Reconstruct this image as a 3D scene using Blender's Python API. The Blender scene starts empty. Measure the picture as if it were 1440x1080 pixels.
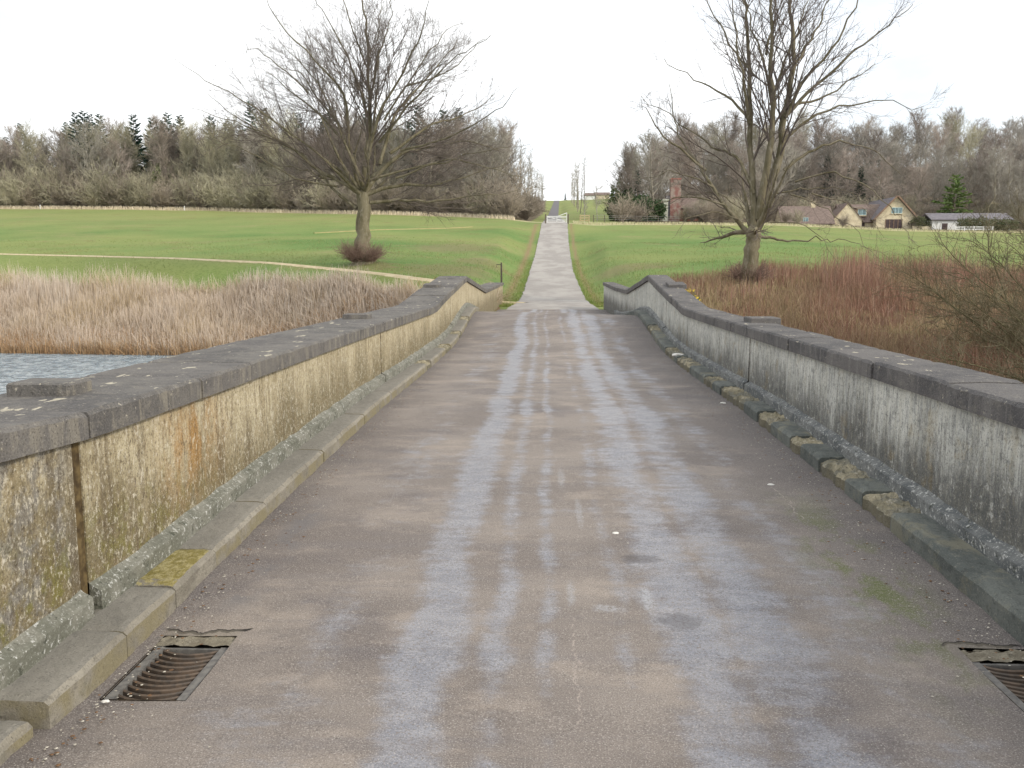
import bpy, math, random
import numpy as np
from mathutils import Vector
random.seed(7); RNG = np.random.default_rng(11)
S = bpy.context.scene; COL = S.collection

# ------------------------------------------------------------------ camera
FPX = 1250.0
PITCH = math.atan(165 / FPX); YAW = math.atan(0.0384 * math.cos(PITCH))
cam = bpy.data.cameras.new('camera'); cam_o = bpy.data.objects.new('camera', cam); COL.objects.link(cam_o)
cam.sensor_width = 36; cam.lens = FPX / 1440 * 36; cam.clip_start = 0.05; cam.clip_end = 5000
cam_o.location = (0, 0, 1.65); cam_o.rotation_euler = (math.pi / 2 - PITCH, 0, YAW)
S.camera = cam_o
# ------------------------------------------------------------------ sky and sun
SUN = Vector((0.78, -0.42, 0.0)).normalized() * math.cos(math.radians(30)) + Vector((0, 0, math.sin(math.radians(30))))
W = bpy.data.worlds.new('World'); S.world = W; W.use_nodes = True
wn = W.node_tree.nodes; wl = W.node_tree.links; wn.clear()
sky = wn.new('ShaderNodeTexSky'); sky.sky_type = 'NISHITA'; sky.sun_disc = False
sky.sun_elevation = math.radians(30); sky.sun_rotation = math.atan2(SUN.x, SUN.y)
b1 = wn.new('ShaderNodeBackground'); b1.inputs[1].default_value = 0.15; wl.new(sky.outputs[0], b1.inputs[0])
b2 = wn.new('ShaderNodeBackground'); b2.inputs[0].default_value = (0.97, 0.985, 1.0, 1); b2.inputs[1].default_value = 1.27
tc = wn.new('ShaderNodeTexCoord'); mp = wn.new('ShaderNodeMapping'); mp.inputs['Scale'].default_value = (1.6, 1.6, 3.2)
mp.inputs['Location'].default_value = (0.35, 0.0, 0.4)
nz = wn.new('ShaderNodeTexNoise'); nz.inputs['Scale'].default_value = 1.5; nz.inputs['Detail'].default_value = 6; nz.inputs['Roughness'].default_value = 0.55
cr = wn.new('ShaderNodeValToRGB'); cr.color_ramp.elements[0].position = 0.36; cr.color_ramp.elements[0].color = (0.58, 0.58, 0.58, 1)
cr.color_ramp.elements[1].position = 0.56; cr.color_ramp.elements[1].color = (1, 1, 1, 1)
ms = wn.new('ShaderNodeMixShader'); wo = wn.new('ShaderNodeOutputWorld')
wl.new(tc.outputs['Generated'], mp.inputs[0]); wl.new(mp.outputs[0], nz.inputs[0]); wl.new(nz.outputs[0], cr.inputs[0])
wl.new(cr.outputs[0], ms.inputs[0]); wl.new(b1.outputs[0], ms.inputs[1]); wl.new(b2.outputs[0], ms.inputs[2]); wl.new(ms.outputs[0], wo.inputs[0])
sl = bpy.data.lights.new('sun', 'SUN'); sl.energy = 2.2; sl.angle = math.radians(9); sl.color = (1, 0.92, 0.78)
so = bpy.data.objects.new('sun', sl); COL.objects.link(so); so.rotation_euler = SUN.to_track_quat('Z', 'Y').to_euler()
S.view_settings.view_transform = 'Standard'; S.view_settings.look = 'None'; S.view_settings.gamma = 1; S.view_settings.use_curve_mapping = False
S.view_settings.exposure = 0.16
S.cycles.max_bounces = 5; S.cycles.diffuse_bounces = 3; S.cycles.glossy_bounces = 2; S.cycles.transparent_max_bounces = 6
S.cycles.use_adaptive_sampling = True

# ------------------------------------------------------------------ material helper
class NT:
    def __init__(s, name):
        s.m = bpy.data.materials.new(name); s.m.use_nodes = True; s.n = s.m.node_tree.nodes; s.l = s.m.node_tree.links
        s.b = s.n['Principled BSDF']; s.b.inputs['Specular IOR Level'].default_value = 0.3
        t = s.n.new('ShaderNodeTexCoord'); s.obj = t.outputs['Object']
        g = s.n.new('ShaderNodeNewGeometry'); s.geo = g.outputs['Position']; s.nrm = g.outputs['Normal']
        s.h = None
    def put(s, i, v):
        if hasattr(v, 'links'): s.l.new(v, i)
        elif isinstance(v, (tuple, list)) and len(v) == 3 and i.type == 'RGBA': i.default_value = (*v, 1)
        else: i.default_value = v
    def noise(s, scale, detail=3, rough=0.55, sc=(1, 1, 1), src=None, loc=(0, 0, 0), out=0, dist=0):
        m = s.n.new('ShaderNodeMapping'); m.inputs['Scale'].default_value = sc; m.inputs['Location'].default_value = loc
        s.l.new(src or s.geo, m.inputs[0])
        x = s.n.new('ShaderNodeTexNoise'); x.inputs['Scale'].default_value = scale; x.inputs['Detail'].default_value = detail
        x.inputs['Roughness'].default_value = rough; x.inputs['Distortion'].default_value = dist; s.l.new(m.outputs[0], x.inputs[0]); return x.outputs[out]
    def voro(s, scale, sc=(1, 1, 1), feat='F1', out='Distance'):
        m = s.n.new('ShaderNodeMapping'); m.inputs['Scale'].default_value = sc; s.l.new(s.geo, m.inputs[0])
        x = s.n.new('ShaderNodeTexVoronoi'); x.feature = feat; x.inputs['Scale'].default_value = scale; s.l.new(m.outputs[0], x.inputs[0]); return x.outputs[out]
    def ss(s, v, a, b):
        x = s.n.new('ShaderNodeMapRange'); x.interpolation_type = 'SMOOTHSTEP'; s.put(x.inputs[0], v); x.inputs[1].default_value = a; x.inputs[2].default_value = b; return x.outputs[0]
    def math(s, op, a, b=0, c=None, clamp=False):
        x = s.n.new('ShaderNodeMath'); x.operation = op; x.use_clamp = clamp; s.put(x.inputs[0], a); s.put(x.inputs[1], b)
        if c is not None: s.put(x.inputs[2], c)
        return x.outputs[0]
    def mul(s, a, b): return s.math('MULTIPLY', a, b)
    def add(s, a, b, clamp=False): return s.math('ADD', a, b, clamp=clamp)
    def mix(s, f, a, b, mode='MIX'):
        x = s.n.new('ShaderNodeMix'); x.data_type = 'RGBA'; x.blend_type = mode; s.put(x.inputs[0], f); s.put(x.inputs[6], a); s.put(x.inputs[7], b); return x.outputs[2]
    def xyz(s, src=None):
        x = s.n.new('ShaderNodeSeparateXYZ'); s.l.new(src or s.geo, x.inputs[0]); return x.outputs
    def attr(s, name):
        x = s.n.new('ShaderNodeAttribute'); x.attribute_name = name; return x.outputs['Color'], x.outputs['Fac']
    def rnd(s): return s.n.new('ShaderNodeObjectInfo').outputs['Random']
    def bump(s, h, st=0.5, dist=0.01):
        x = s.n.new('ShaderNodeBump'); x.inputs['Strength'].default_value = st; x.inputs['Distance'].default_value = dist; s.put(x.inputs['Height'], h)
        if s.h is not None: s.l.new(s.h, x.inputs['Normal'])
        s.h = x.outputs[0]; s.l.new(s.h, s.b.inputs['Normal'])
    def gauss(s, v, c, w): # soft stripe of half width w around c
        d = s.math('ABSOLUTE', s.math('SUBTRACT', v, c)); return s.ss(d, w, 0.0)
    def done(s, col, rough=0.8, spec=None):
        s.put(s.b.inputs['Base Color'], col); s.put(s.b.inputs['Roughness'], rough)
        if spec is not None: s.put(s.b.inputs['Specular IOR Level'], spec)
        return s.m
def simple(name, c1, c2, scale=5, rough=0.85, sc=(1, 1, 1), var=0.0, bump=0.0):
    t = NT(name); n = t.noise(scale, 4, sc=sc); col = t.mix(t.ss(n, 0.35, 0.65), c1, c2)
    if var:
        r = t.rnd(); v = t.math('MULTIPLY_ADD', r, var * 2, 1 - var); cc = t.n.new('ShaderNodeCombineColor')
        for i in range(3): t.l.new(v, cc.inputs[i])
        col = t.mix(1.0, col, cc.outputs[0], 'MULTIPLY')
    if bump: t.bump(n, 0.6, bump)
    return t.done(col, rough)

# ------------------------------------------------------------------ mesh helpers
def link(name, me, mat=None, parent=None):
    o = bpy.data.objects.new(name, me); COL.objects.link(o)
    if mat is not None and me is not None: me.materials.append(mat)
    if parent is not None: o.parent = parent
    return o
def np_mesh(name, V, F, smooth=False, attr=None):
    """V (n,3); F list of int arrays (m,k)"""
    V = np.asarray(V, dtype=np.float32); me = bpy.data.meshes.new(name)
    F = [np.asarray(f, dtype=np.int32) for f in (F if isinstance(F, list) else [F]) if len(f)]
    tot = np.concatenate([np.full(len(f), f.shape[1], dtype=np.int32) for f in F]); li = np.concatenate([f.ravel() for f in F])
    st = np.zeros(len(tot), dtype=np.int32); st[1:] = np.cumsum(tot)[:-1]
    me.vertices.add(len(V)); me.vertices.foreach_set('co', V.ravel())
    me.loops.add(len(li)); me.loops.foreach_set('vertex_index', li)
    me.polygons.add(len(tot)); me.polygons.foreach_set('loop_start', st); me.polygons.foreach_set('loop_total', tot)
    me.polygons.foreach_set('use_smooth', np.full(len(tot), bool(smooth)))
    if attr:
        for k, a in attr.items():
            ca = me.color_attributes.new(k, 'FLOAT_COLOR', 'POINT'); a = np.asarray(a, dtype=np.float32)
            if a.ndim == 1: a = np.stack([a, a, a], 1)
            ca.data.foreach_set('color', np.concatenate([a, np.ones((len(a), 1), np.float32)], 1).ravel())
    me.update(); me.validate(); return me
class MB:
    def __init__(s): s.v = []; s.f = {}
    def _add(s, vs, fs):
        b = len(s.v); s.v.extend([tuple(v) for v in vs])
        for f in fs: s.f.setdefault(len(f), []).append([b + i for i in f])
        return s
    def box(s, a, b, j=0.0):
        x0, y0, z0 = a; x1, y1, z1 = b
        vs = [(x0, y0, z0), (x1, y0, z0), (x1, y1, z0), (x0, y1, z0), (x0, y0, z1), (x1, y0, z1), (x1, y1, z1), (x0, y1, z1)]
        vs = [tuple(c + random.uniform(-j, j) for c in v) for v in vs]
        return s._add(vs, [(0, 3, 2, 1), (4, 5, 6, 7), (0, 1, 5, 4), (1, 2, 6, 5), (2, 3, 7, 6), (3, 0, 4, 7)])
    def cbox(s, c, d, rz=0.0, rx=0.0):
        vs = []
        for sx, sy, sz in [(-1,-1,-1),(1,-1,-1),(1,1,-1),(-1,1,-1),(-1,-1,1),(1,-1,1),(1,1,1),(-1,1,1)]:
            x, y, z = sx*d[0]/2, sy*d[1]/2, sz*d[2]/2
            y, z = y*math.cos(rx)-z*math.sin(rx), y*math.sin(rx)+z*math.cos(rx)
            x, y = x*math.cos(rz)-y*math.sin(rz), x*math.sin(rz)+y*math.cos(rz)
            vs.append((c[0]+x, c[1]+y, c[2]+z))
        return s._add(vs, [(0,3,2,1),(4,5,6,7),(0,1,5,4),(1,2,6,5),(2,3,7,6),(3,0,4,7)])
    def sweep(s, secs, caps=True):
        k = len(secs[0]); vs = [p for sec in secs for p in sec]; fs = []
        for i in range(len(secs) - 1):
            for j in range(k):
                j2 = (j + 1) % k; fs.append((i*k+j, i*k+j2, (i+1)*k+j2, (i+1)*k+j))
        if caps: fs.append(tuple(range(k))[::-1]); fs.append(tuple((len(secs)-1)*k + j for j in range(k)))
        return s._add(vs, fs)
    def tube(s, pts, rs, n=6, caps=True):
        pts = [Vector(p) for p in pts]
        if not isinstance(rs, (list, tuple)): rs = [rs] * len(pts)
        secs = []
        for i, p in enumerate(pts):
            t = (pts[min(i+1, len(pts)-1)] - pts[max(i-1, 0)]).normalized()
            a = t.orthogonal().normalized() if abs(t.z) > 0.95 else t.cross(Vector((0, 0, 1))).normalized(); b = t.cross(a)
            secs.append([tuple(p + a * math.cos(2*math.pi*j/n) * rs[i] + b * math.sin(2*math.pi*j/n) * rs[i]) for j in range(n)])
        return s.sweep(secs, caps)
    def poly(s, vs): return s._add(vs, [tuple(range(len(vs)))])
    def build(s, name, mat, parent=None, smooth=False, loc=None):
        v = np.array(s.v, dtype=float)
        me = np_mesh(name, v, [np.array(f) for f in s.f.values()], smooth)
        import bmesh
        bm = bmesh.new(); bm.from_mesh(me); bmesh.ops.recalc_face_normals(bm, faces=bm.faces); bm.to_mesh(me); bm.free()
        return link(name, me, mat, parent)
def tag(o, label=None, cat=None, group=None, kind=None):
    if label: o['label'] = label
    if cat: o['category'] = cat
    if group: o['group'] = group
    if kind: o['kind'] = kind
    return o
def empty(name, loc=(0, 0, 0), rz=0.0, **k):
    o = bpy.data.objects.new(name, None); COL.objects.link(o); o.location = loc; o.rotation_euler = (0, 0, rz); o.empty_display_size = 0.3
    return tag(o, **k)
def copy_tree(o, loc, rz, sc, label=None, group=None, cat=None):
    c = o.copy(); COL.objects.link(c); c.location = loc; c.rotation_euler = (0, 0, rz); c.scale = sc
    tag(c, label, cat, group)
    for ch in list(o.children):
        d = ch.copy(); COL.objects.link(d); d.parent = c
    return c
def tubes(polys, n=3):
    """polys: list of (pts (k,3), radii (k,)) -> V, F ; batched by k"""
    by = {}
    for p, r in polys: by.setdefault(len(p), []).append((p, r))
    Vs = []; Fs = []; base = 0
    for k, L in by.items():
        P = np.array([a for a, _ in L], dtype=float); R = np.array([b for _, b in L], dtype=float); N = len(L)
        T = np.empty_like(P); T[:, 1:-1] = P[:, 2:] - P[:, :-2]; T[:, 0] = P[:, 1] - P[:, 0]; T[:, -1] = P[:, -1] - P[:, -2]
        T /= np.linalg.norm(T, axis=2, keepdims=True) + 1e-9
        ref = np.tile(np.array([0.31, 0.77, 0.1]), (N, k, 1)); m = np.abs((T * ref).sum(2)) > 0.78; ref[m] = (0.9, -0.3, 0.1)
        A = np.cross(T, ref); A /= np.linalg.norm(A, axis=2, keepdims=True) + 1e-9; B = np.cross(T, A)
        an = np.arange(n) * 2 * math.pi / n
        V = P[:, :, None, :] + R[:, :, None, None] * (A[:, :, None, :] * np.cos(an)[None, None, :, None] + B[:, :, None, :] * np.sin(an)[None, None, :, None])
        idx = base + np.arange(N * k * n).reshape(N, k, n)
        q = np.stack([idx[:, :-1, :], np.roll(idx, -1, 2)[:, :-1, :], np.roll(idx, -1, 2)[:, 1:, :], idx[:, 1:, :]], -1).reshape(-1, 4)
        Vs.append(V.reshape(-1, 3)); Fs.append(q); base += N * k * n
    return np.concatenate(Vs), np.concatenate(Fs)
def sstep(x, a, b): t = np.clip((x - a) / (b - a), 0, 1); return t * t * (3 - 2 * t)

# ------------------------------------------------------------------ terrain heights
TAB = [
(-0.9,[(34,-3.6),(46,-3.00),(50,-1.80),(58,0.30),(63,1.40),(70,2.60),(85,3.90),(110,6.23),(140,9.25),(175,13.09),(260,20.09),(420,33.09)]),
(-0.6144,[(34,-3.6),(46,-3.00),(50,-1.80),(58,0.30),(63,1.40),(70,2.60),(85,3.90),(110,6.23),(140,9.25),(175,13.09),(260,20.09),(420,33.09)]),
(-0.3744,[(34,-3.6),(45,-3.00),(49,-1.80),(57,0.30),(61,1.94),(70,2.65),(85,3.88),(110,6.18),(140,9.07),(170,12.33),(260,19.72),(420,32.81)]),
(-0.30,[(34,-3.6),(43,-3.0),(46.5,-1.8),(52,.3),(55.5,1.6),(57.5,1.9),(70,2.8),(95,4.9),(120,7.3),(150,10.3),(170,12.2),(260,19.2),(420,32.5)]),
(-0.1984,[(32,-3.6),(41,-3.00),(44,-1.00),(46.5,.7),(50,1.33),(55,1.96),(70,2.98),(95,5.02),(120,7.41),(150,10.37),(260,18.79),(420,32.27)]),
(-0.1024,[(30,-3.6),(37,-2.00),(40,0.40),(44,0.95),(50,1.18),(60,1.93),(75,3.12),(100,5.34),(125,7.82),(145,9.71),(260,18.32),(420,31.84)]),
(-0.0544,[(30,-3.5),(36,-0.50),(39,0.0),(44,0.65),(55,1.48),(75,3.00),(100,5.41),(125,7.91),(145,9.53),(260,17.89),(420,31.79)]),
(-0.0184,[(30,-3.5),(34,-0.30),(40,0.0),(50,0.42),(60,0.98),(75,2.1),(100,4.86),(120,7.28),(150,9.38),(260,16.46),(420,30.45),(590,44.38)]),
(0.0056,[(30,-3.5),(34,-0.30),(40,0.00),(48,0.25),(56,0.64),(68,1.38),(84,2.77),(98,4.33),(120,7.36),(150,9.26),(300,18.73),(420,29.13),(590,44.34)]),
(0.0336,[(30,-3.5),(34,-0.30),(40,0.0),(50,0.42),(60,0.98),(75,2.1),(100,4.70),(122,7.36),(150,9.13),(260,16.63),(420,30.72),(590,44.75)]),
(0.0656,[(26,-3.5),(34,-0.50),(38,0.0),(44,0.75),(55,1.30),(75,2.77),(100,4.85),(125,7.39),(150,9.12),(260,16.82),(420,31.33),(590,45.61)]),
(0.1456,[(20,-3.5),(30,-0.90),(34,0.10),(40,1.02),(50,1.38),(70,2.47),(100,4.84),(135,7.84),(170,10.36),(260,23.5),(420,36)]),
(0.2256,[(15,-3.2),(28,-1.50),(34,0.20),(38,1.03),(46,1.40),(70,2.79),(100,4.83),(145,8.28),(180,10.98),(220,20),(260,28.5),(320,36),(420,40)]),
(0.4176,[(8,-3.0),(24,-1.90),(34,-0.40),(42,1.00),(50,1.61),(70,2.57),(100,4.12),(150,7.37),(185,9.48),(220,18.5),(260,28.5),(320,36),(420,40)]),
(0.5376,[(6,-3.0),(22,-2.00),(34,-0.80),(42,0.97),(50,1.53),(70,2.67),(100,4.11),(150,7.05),(185,9.16),(220,18.5),(260,28.5),(320,36),(420,40)]),
(0.9,[(6,-2.8),(22,-2.00),(34,-0.80),(42,0.97),(50,1.53),(70,2.67),(100,4.11),(150,7.05),(185,9.16),(220,18.5),(260,28.5),(320,36),(420,40)]),
]
TS = np.array([t[0] for t in TAB])
def table_z(s, Y):
    s = np.asarray(s, float); Y = np.asarray(Y, float)
    cols = []
    for _, L in TAB:
        ys = [-400, -14, -8] + [p[0] for p in L]; zs = [-0.2, -0.2, -3.6] + [p[1] for p in L]
        if ys[-1] < 500: ys.append(590); zs.append(45.0 if L[-1][1] > 30 else 44)
        ys += [640, 2000]; zs += [46.0, 30.0]
        y0 = np.interp(Y, ys, zs); y1 = np.interp(Y - 1.2, ys, zs); y2 = np.interp(Y + 1.2, ys, zs)
        cols.append((y0 + y1 + y2) / 3)
    C = np.stack(cols, 0); i = np.clip(np.searchsorted(TS, s) - 1, 0, len(TS) - 2); t = np.clip((s - TS[i]) / (TS[i + 1] - TS[i]), 0, 1); t = t * t * (3 - 2 * t) * 0.5 + t * 0.5
    flat = C.reshape(len(TS), -1); n = np.arange(flat.shape[1]); i = np.broadcast_to(i, Y.shape).ravel(); t = np.broadcast_to(t, Y.shape).ravel()
    return (flat[i, n] * (1 - t) + flat[i + 1, n] * t).reshape(Y.shape)
RX = ([30, 45, 68, 98, 120, 280, 590, 700], [0.25, 0.35, 0.42, 0.76, 1.1, 2.0, 6.7, 8])
def road_x(Y): return np.interp(Y, *RX)
def road_hw(Y): return np.interp(Y, [30, 38, 43, 60, 120, 200], [2.0, 1.75, 1.58, 1.6, 1.7, 1.65])
RZ = ([26, 30, 36, 41, 48, 56, 68, 84, 98, 120, 150, 300, 420, 590, 640, 2000], [.1, 0.0, -0.02, 0.02, 0.25, 0.64, 1.38, 2.77, 4.33, 7.36, 9.2, 18.73, 29.13, 44.34, 46, 30])
def road_z(Y): return (np.interp(Y, *RZ) + np.interp(np.asarray(Y) - 1.2, *RZ) + np.interp(np.asarray(Y) + 1.2, *RZ)) / 3
PATH3 = [(-0.9, 40.5, .02), (-3.2, 42, .45), (-5.45, 43.6, .95), (-8.3, 47.0, 1.22), (-11.7, 51, 1.47), (-17.7, 57.2, 1.88), (-25.8, 62.5, 2.2), (-34.5, 66, 2.42), (-43.5, 69.5, 2.62), (-60, 74, 2.9), (-80, 76, 3.0)]
PATH = [(a, b) for a, b, _ in PATH3]
def path_d(X, Y, want_z=False):
    d = np.full(X.shape, 1e9); zz = np.zeros(X.shape)
    for (x0, y0, z0), (x1, y1, z1) in zip(PATH3[:-1], PATH3[1:]):
        vx, vy = x1 - x0, y1 - y0; t = np.clip(((X - x0) * vx + (Y - y0) * vy) / (vx * vx + vy * vy), 0, 1)
        q = np.hypot(X - x0 - t * vx, Y - y0 - t * vy); zz = np.where(q < d, z0 + (z1 - z0) * t, zz); d = np.minimum(d, q)
    return (d, zz) if want_z else d
def undul(X, Y): return 0.06 * np.sin(X * 0.11 + 1.3) * np.sin(Y * 0.09 + X * 0.05) + 0.015 * np.sin(X * 0.43 + Y * 0.21)
def ground(X, Y):
    X = np.asarray(X, float); Y = np.asarray(Y, float); X, Y = np.broadcast_arrays(X, Y)
    s = X / np.maximum(Y, 30.0); z = table_z(s, Y) + undul(X, Y) * sstep(Y, 50, 70)
    pd, pz_ = path_d(X, Y, True); k = np.exp(-(pd / 2.6) ** 2) * (X < -2.0); z = z * (1 - k) + pz_ * k
    w = np.abs(X - road_x(Y)) - road_hw(Y); f = (1 - sstep(w, 0.25, 3.4)) * (Y > 33.5)
    return z * (1 - f) + (road_z(Y) - 0.05) * f
def gz(x, y): return float(ground(np.array([x]), np.array([y]))[0])
ES = ([-1.5, -0.614, -0.374, -0.198, -0.102, -0.018, 0.0336, 0.0656, 0.1456, 0.2256, 0.4176, 0.5376, 1.5], [180, 175, 170, 150, 145, 136, 123, 127, 138, 147, 152, 152, 156])
def edge_y(s): return np.interp(s, *ES)

# ---- where the reed bed and the bramble bank lie
def reed_lo(s): return np.interp(s, [-0.9, -0.614, -0.374, -0.198, -0.1024, -0.06], [45.5, 45.5, 44.5, 41.0, 37.5, 36.5])
def reed_hi(s): return np.interp(s, [-0.9, -0.614, -0.374, -0.30, -0.198, -0.1424, -0.12, -0.08], [59, 57.5, 54.8, 51.5, 45.0, 41.6, 40.3, 38.5])
def bram_hi(s): return np.interp(s, [0.08, 0.13, 0.2256, 0.3, 0.4176, 0.5376, 0.9], [36, 39.5, 44, 45.5, 47.5, 47, 47])

# ------------------------------------------------------------------ ground
def make_ground():
    sp = np.concatenate([np.arange(0, 0.07, 0.0025), np.arange(0.07, 0.24, 0.006), np.arange(0.24, 0.7, 0.012), np.arange(0.7, 1.6, 0.04)])
    s = np.concatenate([-sp[:0:-1], sp])
    Y = np.concatenate([[-400, -200, -100, -50, -30], np.arange(-20, 14, 2.0), np.arange(14, 30, 1.0), np.arange(30, 80, 0.5), np.arange(80, 185, 1.25), np.arange(185, 300, 5), np.arange(300, 700, 12), [800, 1000, 1500, 2000]])
    SS, YY = np.meshgrid(s, Y); XX = SS * np.maximum(YY, 30) * np.where(YY < 0, 2.5, 1.0); Z = ground(XX, YY)
    n, m = YY.shape; V = np.stack([XX, YY, Z], -1).reshape(-1, 3)
    idx = np.arange(n * m).reshape(n, m); F = np.stack([idx[:-1, :-1], idx[:-1, 1:], idx[1:, 1:], idx[1:, :-1]], -1).reshape(-1, 4)
    X_, Y_, S_ = XX.ravel(), YY.ravel(), SS.ravel(); e = edge_y(S_)
    edge = np.exp(-((Y_ - e) / 2.2) ** 2)
    cx = road_x(Y_); wood = sstep(Y_, e + 3, e + 5) * np.where((S_ < 0), (X_ < cx - 3.5), (S_ > 0.082 + 0 * S_) | (X_ > cx + 34)).astype(float)
    wd = X_ - cx; gl = np.exp(-(((wd + road_hw(Y_) + 0.75) / 0.24) ** 2)) + np.exp(-(((wd - road_hw(Y_) - 0.5) / 0.17) ** 2)); gl *= (Y_ > 38) * (Y_ < 121)
    soil = np.clip(gl + np.exp(-((path_d(X_, Y_)) / 0.75) ** 2) * 0.5, 0, 1)
    reed = sstep(Y_, reed_lo(S_) - 4, reed_lo(S_)) * (1 - sstep(Y_, reed_hi(S_) - .5, reed_hi(S_) + 0.8)) * (S_ < -0.05)
    bram = (1 - sstep(Y_, bram_hi(S_) - 1.5, bram_hi(S_) + 0.3)) * (S_ > 0.05)
    wet = (Y_ < 30) * (S_ < 0.05)
    A = np.stack([np.clip(edge, 0, 1), np.clip(wood, 0, 1), soil], 1); B = np.stack([reed, bram, wet.astype(float)], 1)
    me = np_mesh('ground', V, F, True, {'ma': A, 'mb': B})
    t = NT('grass'); ca, _ = t.attr('ma'); cb, _ = t.attr('mb')
    def sep(c):
        x = t.n.new('ShaderNodeSeparateColor'); t.l.new(c, x.inputs[0]); return x.outputs
    a = sep(ca); b = sep(cb)
    big = t.noise(0.07, 5, 0.65, sc=(1, .8, 0.3)); mid = t.noise(0.5, 5, 0.65, sc=(1, 1.6, 1)); fine = t.noise(5, 4, 0.7, sc=(1, 1.4, 1)); vf = t.noise(28, 3, 0.7)
    g = t.mix(t.ss(big, 0.38, 0.62), (0.100, 0.188, 0.046), (0.165, 0.238, 0.068))
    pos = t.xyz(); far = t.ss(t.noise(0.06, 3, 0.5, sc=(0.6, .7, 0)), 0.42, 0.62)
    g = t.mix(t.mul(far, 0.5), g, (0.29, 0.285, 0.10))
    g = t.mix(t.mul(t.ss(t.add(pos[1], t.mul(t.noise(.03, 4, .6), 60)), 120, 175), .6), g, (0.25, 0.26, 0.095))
    dry = t.ss(t.noise(0.13, 5, 0.65, loc=(4, 9, 0)), 0.52, 0.66); g = t.mix(t.mul(dry, t.mul(t.ss(mid, 0.4, 0.6), 0.7)), g, (0.27, 0.235, 0.11))
    g = t.mix(t.mul(t.ss(fine, 0.45, 0.7), 0.45), g, (0.25, 0.30, 0.11)); g = t.mix(t.mul(t.ss(fine, 0.5, 0.3), 0.5), g, (0.05, 0.10, 0.022))
    g = t.mix(t.mul(t.ss(vf, 0.56, 0.72), 0.5), g, (0.24, 0.27, 0.11))
    for cx, cy, rr_ in [(-6.0, 53.5, 3.6), (-10.8, 53.6, 2.2), (-4.5, 62, 2.6), (5.5, 58, 3.2), (-8.0, 76, 4.5)]:
        d = t.math('SQRT', t.add(t.math('POWER', t.math('SUBTRACT', pos[0], cx), 2), t.math('POWER', t.math('MULTIPLY', t.math('SUBTRACT', pos[1], cy), .6), 2)))
        d = t.add(t.math('DIVIDE', d, rr_), t.mul(t.add(t.noise(1.1, 5, .75), -.5), 2.0)); g = t.mix(t.mul(t.ss(d, 1.0, .45), .55), g, (0.22, 0.165, 0.095))
    lvs = t.ss(t.noise(0.25, 3, 0.6, loc=(3, 1, 0)), 0.55, 0.7); g = t.mix(t.mul(lvs, t.ss(t.noise(9, 2, 0.6), 0.52, 0.6)), g, (0.17, 0.085, 0.045))
    g = t.mix(t.mul(a[2], t.ss(fine, .3, .5)), g, (0.26, 0.18, 0.10)); g = t.mix(t.mul(a[0], t.ss(fine, 0.2, 0.5)), g, (0.56, 0.47, 0.31))
    g = t.mix(a[1], g, t.mix(fine, (0.10, 0.085, 0.055), (0.20, 0.16, 0.11)))
    g = t.mix(b[0], g, t.mix(fine, (0.12, 0.085, 0.05), (0.28, 0.19, 0.11)))
    br = t.mix(t.ss(mid, 0.45, 0.6), (0.12, 0.07, 0.045), (0.17, 0.13, 0.065)); g = t.mix(b[1], g, br); g = t.mix(b[2], g, (0.05, 0.045, 0.03))
    t.bump(fine, 0.7, 0.08); t.bump(vf, 0.6, 0.02)
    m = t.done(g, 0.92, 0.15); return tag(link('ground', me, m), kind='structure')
make_ground()
def ribbon(name, mat, cl, hw, z_off, nx=9, z_fn=None, jitter=0.0):
    V = []; k = len(cl)
    for i, (x, y) in enumerate(cl):
        x0, y0 = cl[max(i-1, 0)]; x1, y1 = cl[min(i+1, k-1)]; dx, dy = x1-x0, y1-y0; L = math.hypot(dx, dy); nxv, nyv = dy/L, -dx/L
        h = hw(y) if callable(hw) else hw; jl, jr = (random.uniform(-jitter, jitter) for _ in range(2))
        for j in range(nx):
            u = -1 + 2*j/(nx-1); w = u*h + (jl if j == 0 else jr if j == nx-1 else 0)
            X, Y = x + nxv*w, y + nyv*w; V.append((X, Y, (z_fn(X, Y) if z_fn else gz(X, Y)) + z_off * (1 if z_fn else (1.9 - 2.8 * u * u))))
    idx = np.arange(k*nx).reshape(k, nx); F = np.stack([idx[:-1, :-1], idx[:-1, 1:], idx[1:, 1:], idx[1:, :-1]], -1).reshape(-1, 4)
    me = np_mesh(name, V, F, True); return tag(link(name, me, mat), kind='structure')
def mat_drive():
    t = NT('drive_tarmac'); p = t.xyz(); c = t.mix(t.ss(t.noise(0.7, 4, 0.6, sc=(1, 0.4, 1)), 0.4, 0.62), (0.285, 0.262, 0.24), (0.37, 0.345, 0.315))
    c = t.mix(t.mul(t.ss(t.noise(1.3, 3, 0.6, sc=(0.4, 2.5, 1)), 0.52, 0.62), 0.5), c, (0.23, 0.21, 0.195))
    c = t.mix(t.mul(t.ss(t.noise(60, 2), 0.5, 0.7), 0.35), c, (0.5, 0.46, 0.42)); c = t.mix(t.ss(p[1], 132, 160), c, (0.13, 0.12, 0.125))
    t.bump(t.noise(50, 3), 0.5, 0.01); return t.done(c, 0.85)
DR = mat_drive()
ys = list(np.arange(34.6, 130, 0.5)) + list(np.arange(130, 640, 5.0))
ribbon('drive', DR, [(float(road_x(y)), y) for y in ys], lambda y: float(road_hw(y)), 0.004, 9, lambda X, Y: float(road_z(Y)), 0.05)
cl = []
for (x0, y0), (x1, y1) in zip(PATH[:-1], PATH[1:]):
    n = max(2, int(math.hypot(x1-x0, y1-y0) / 0.6))
    for i in range(n): cl.append((x0 + (x1-x0)*i/n, y0 + (y1-y0)*i/n))
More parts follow.
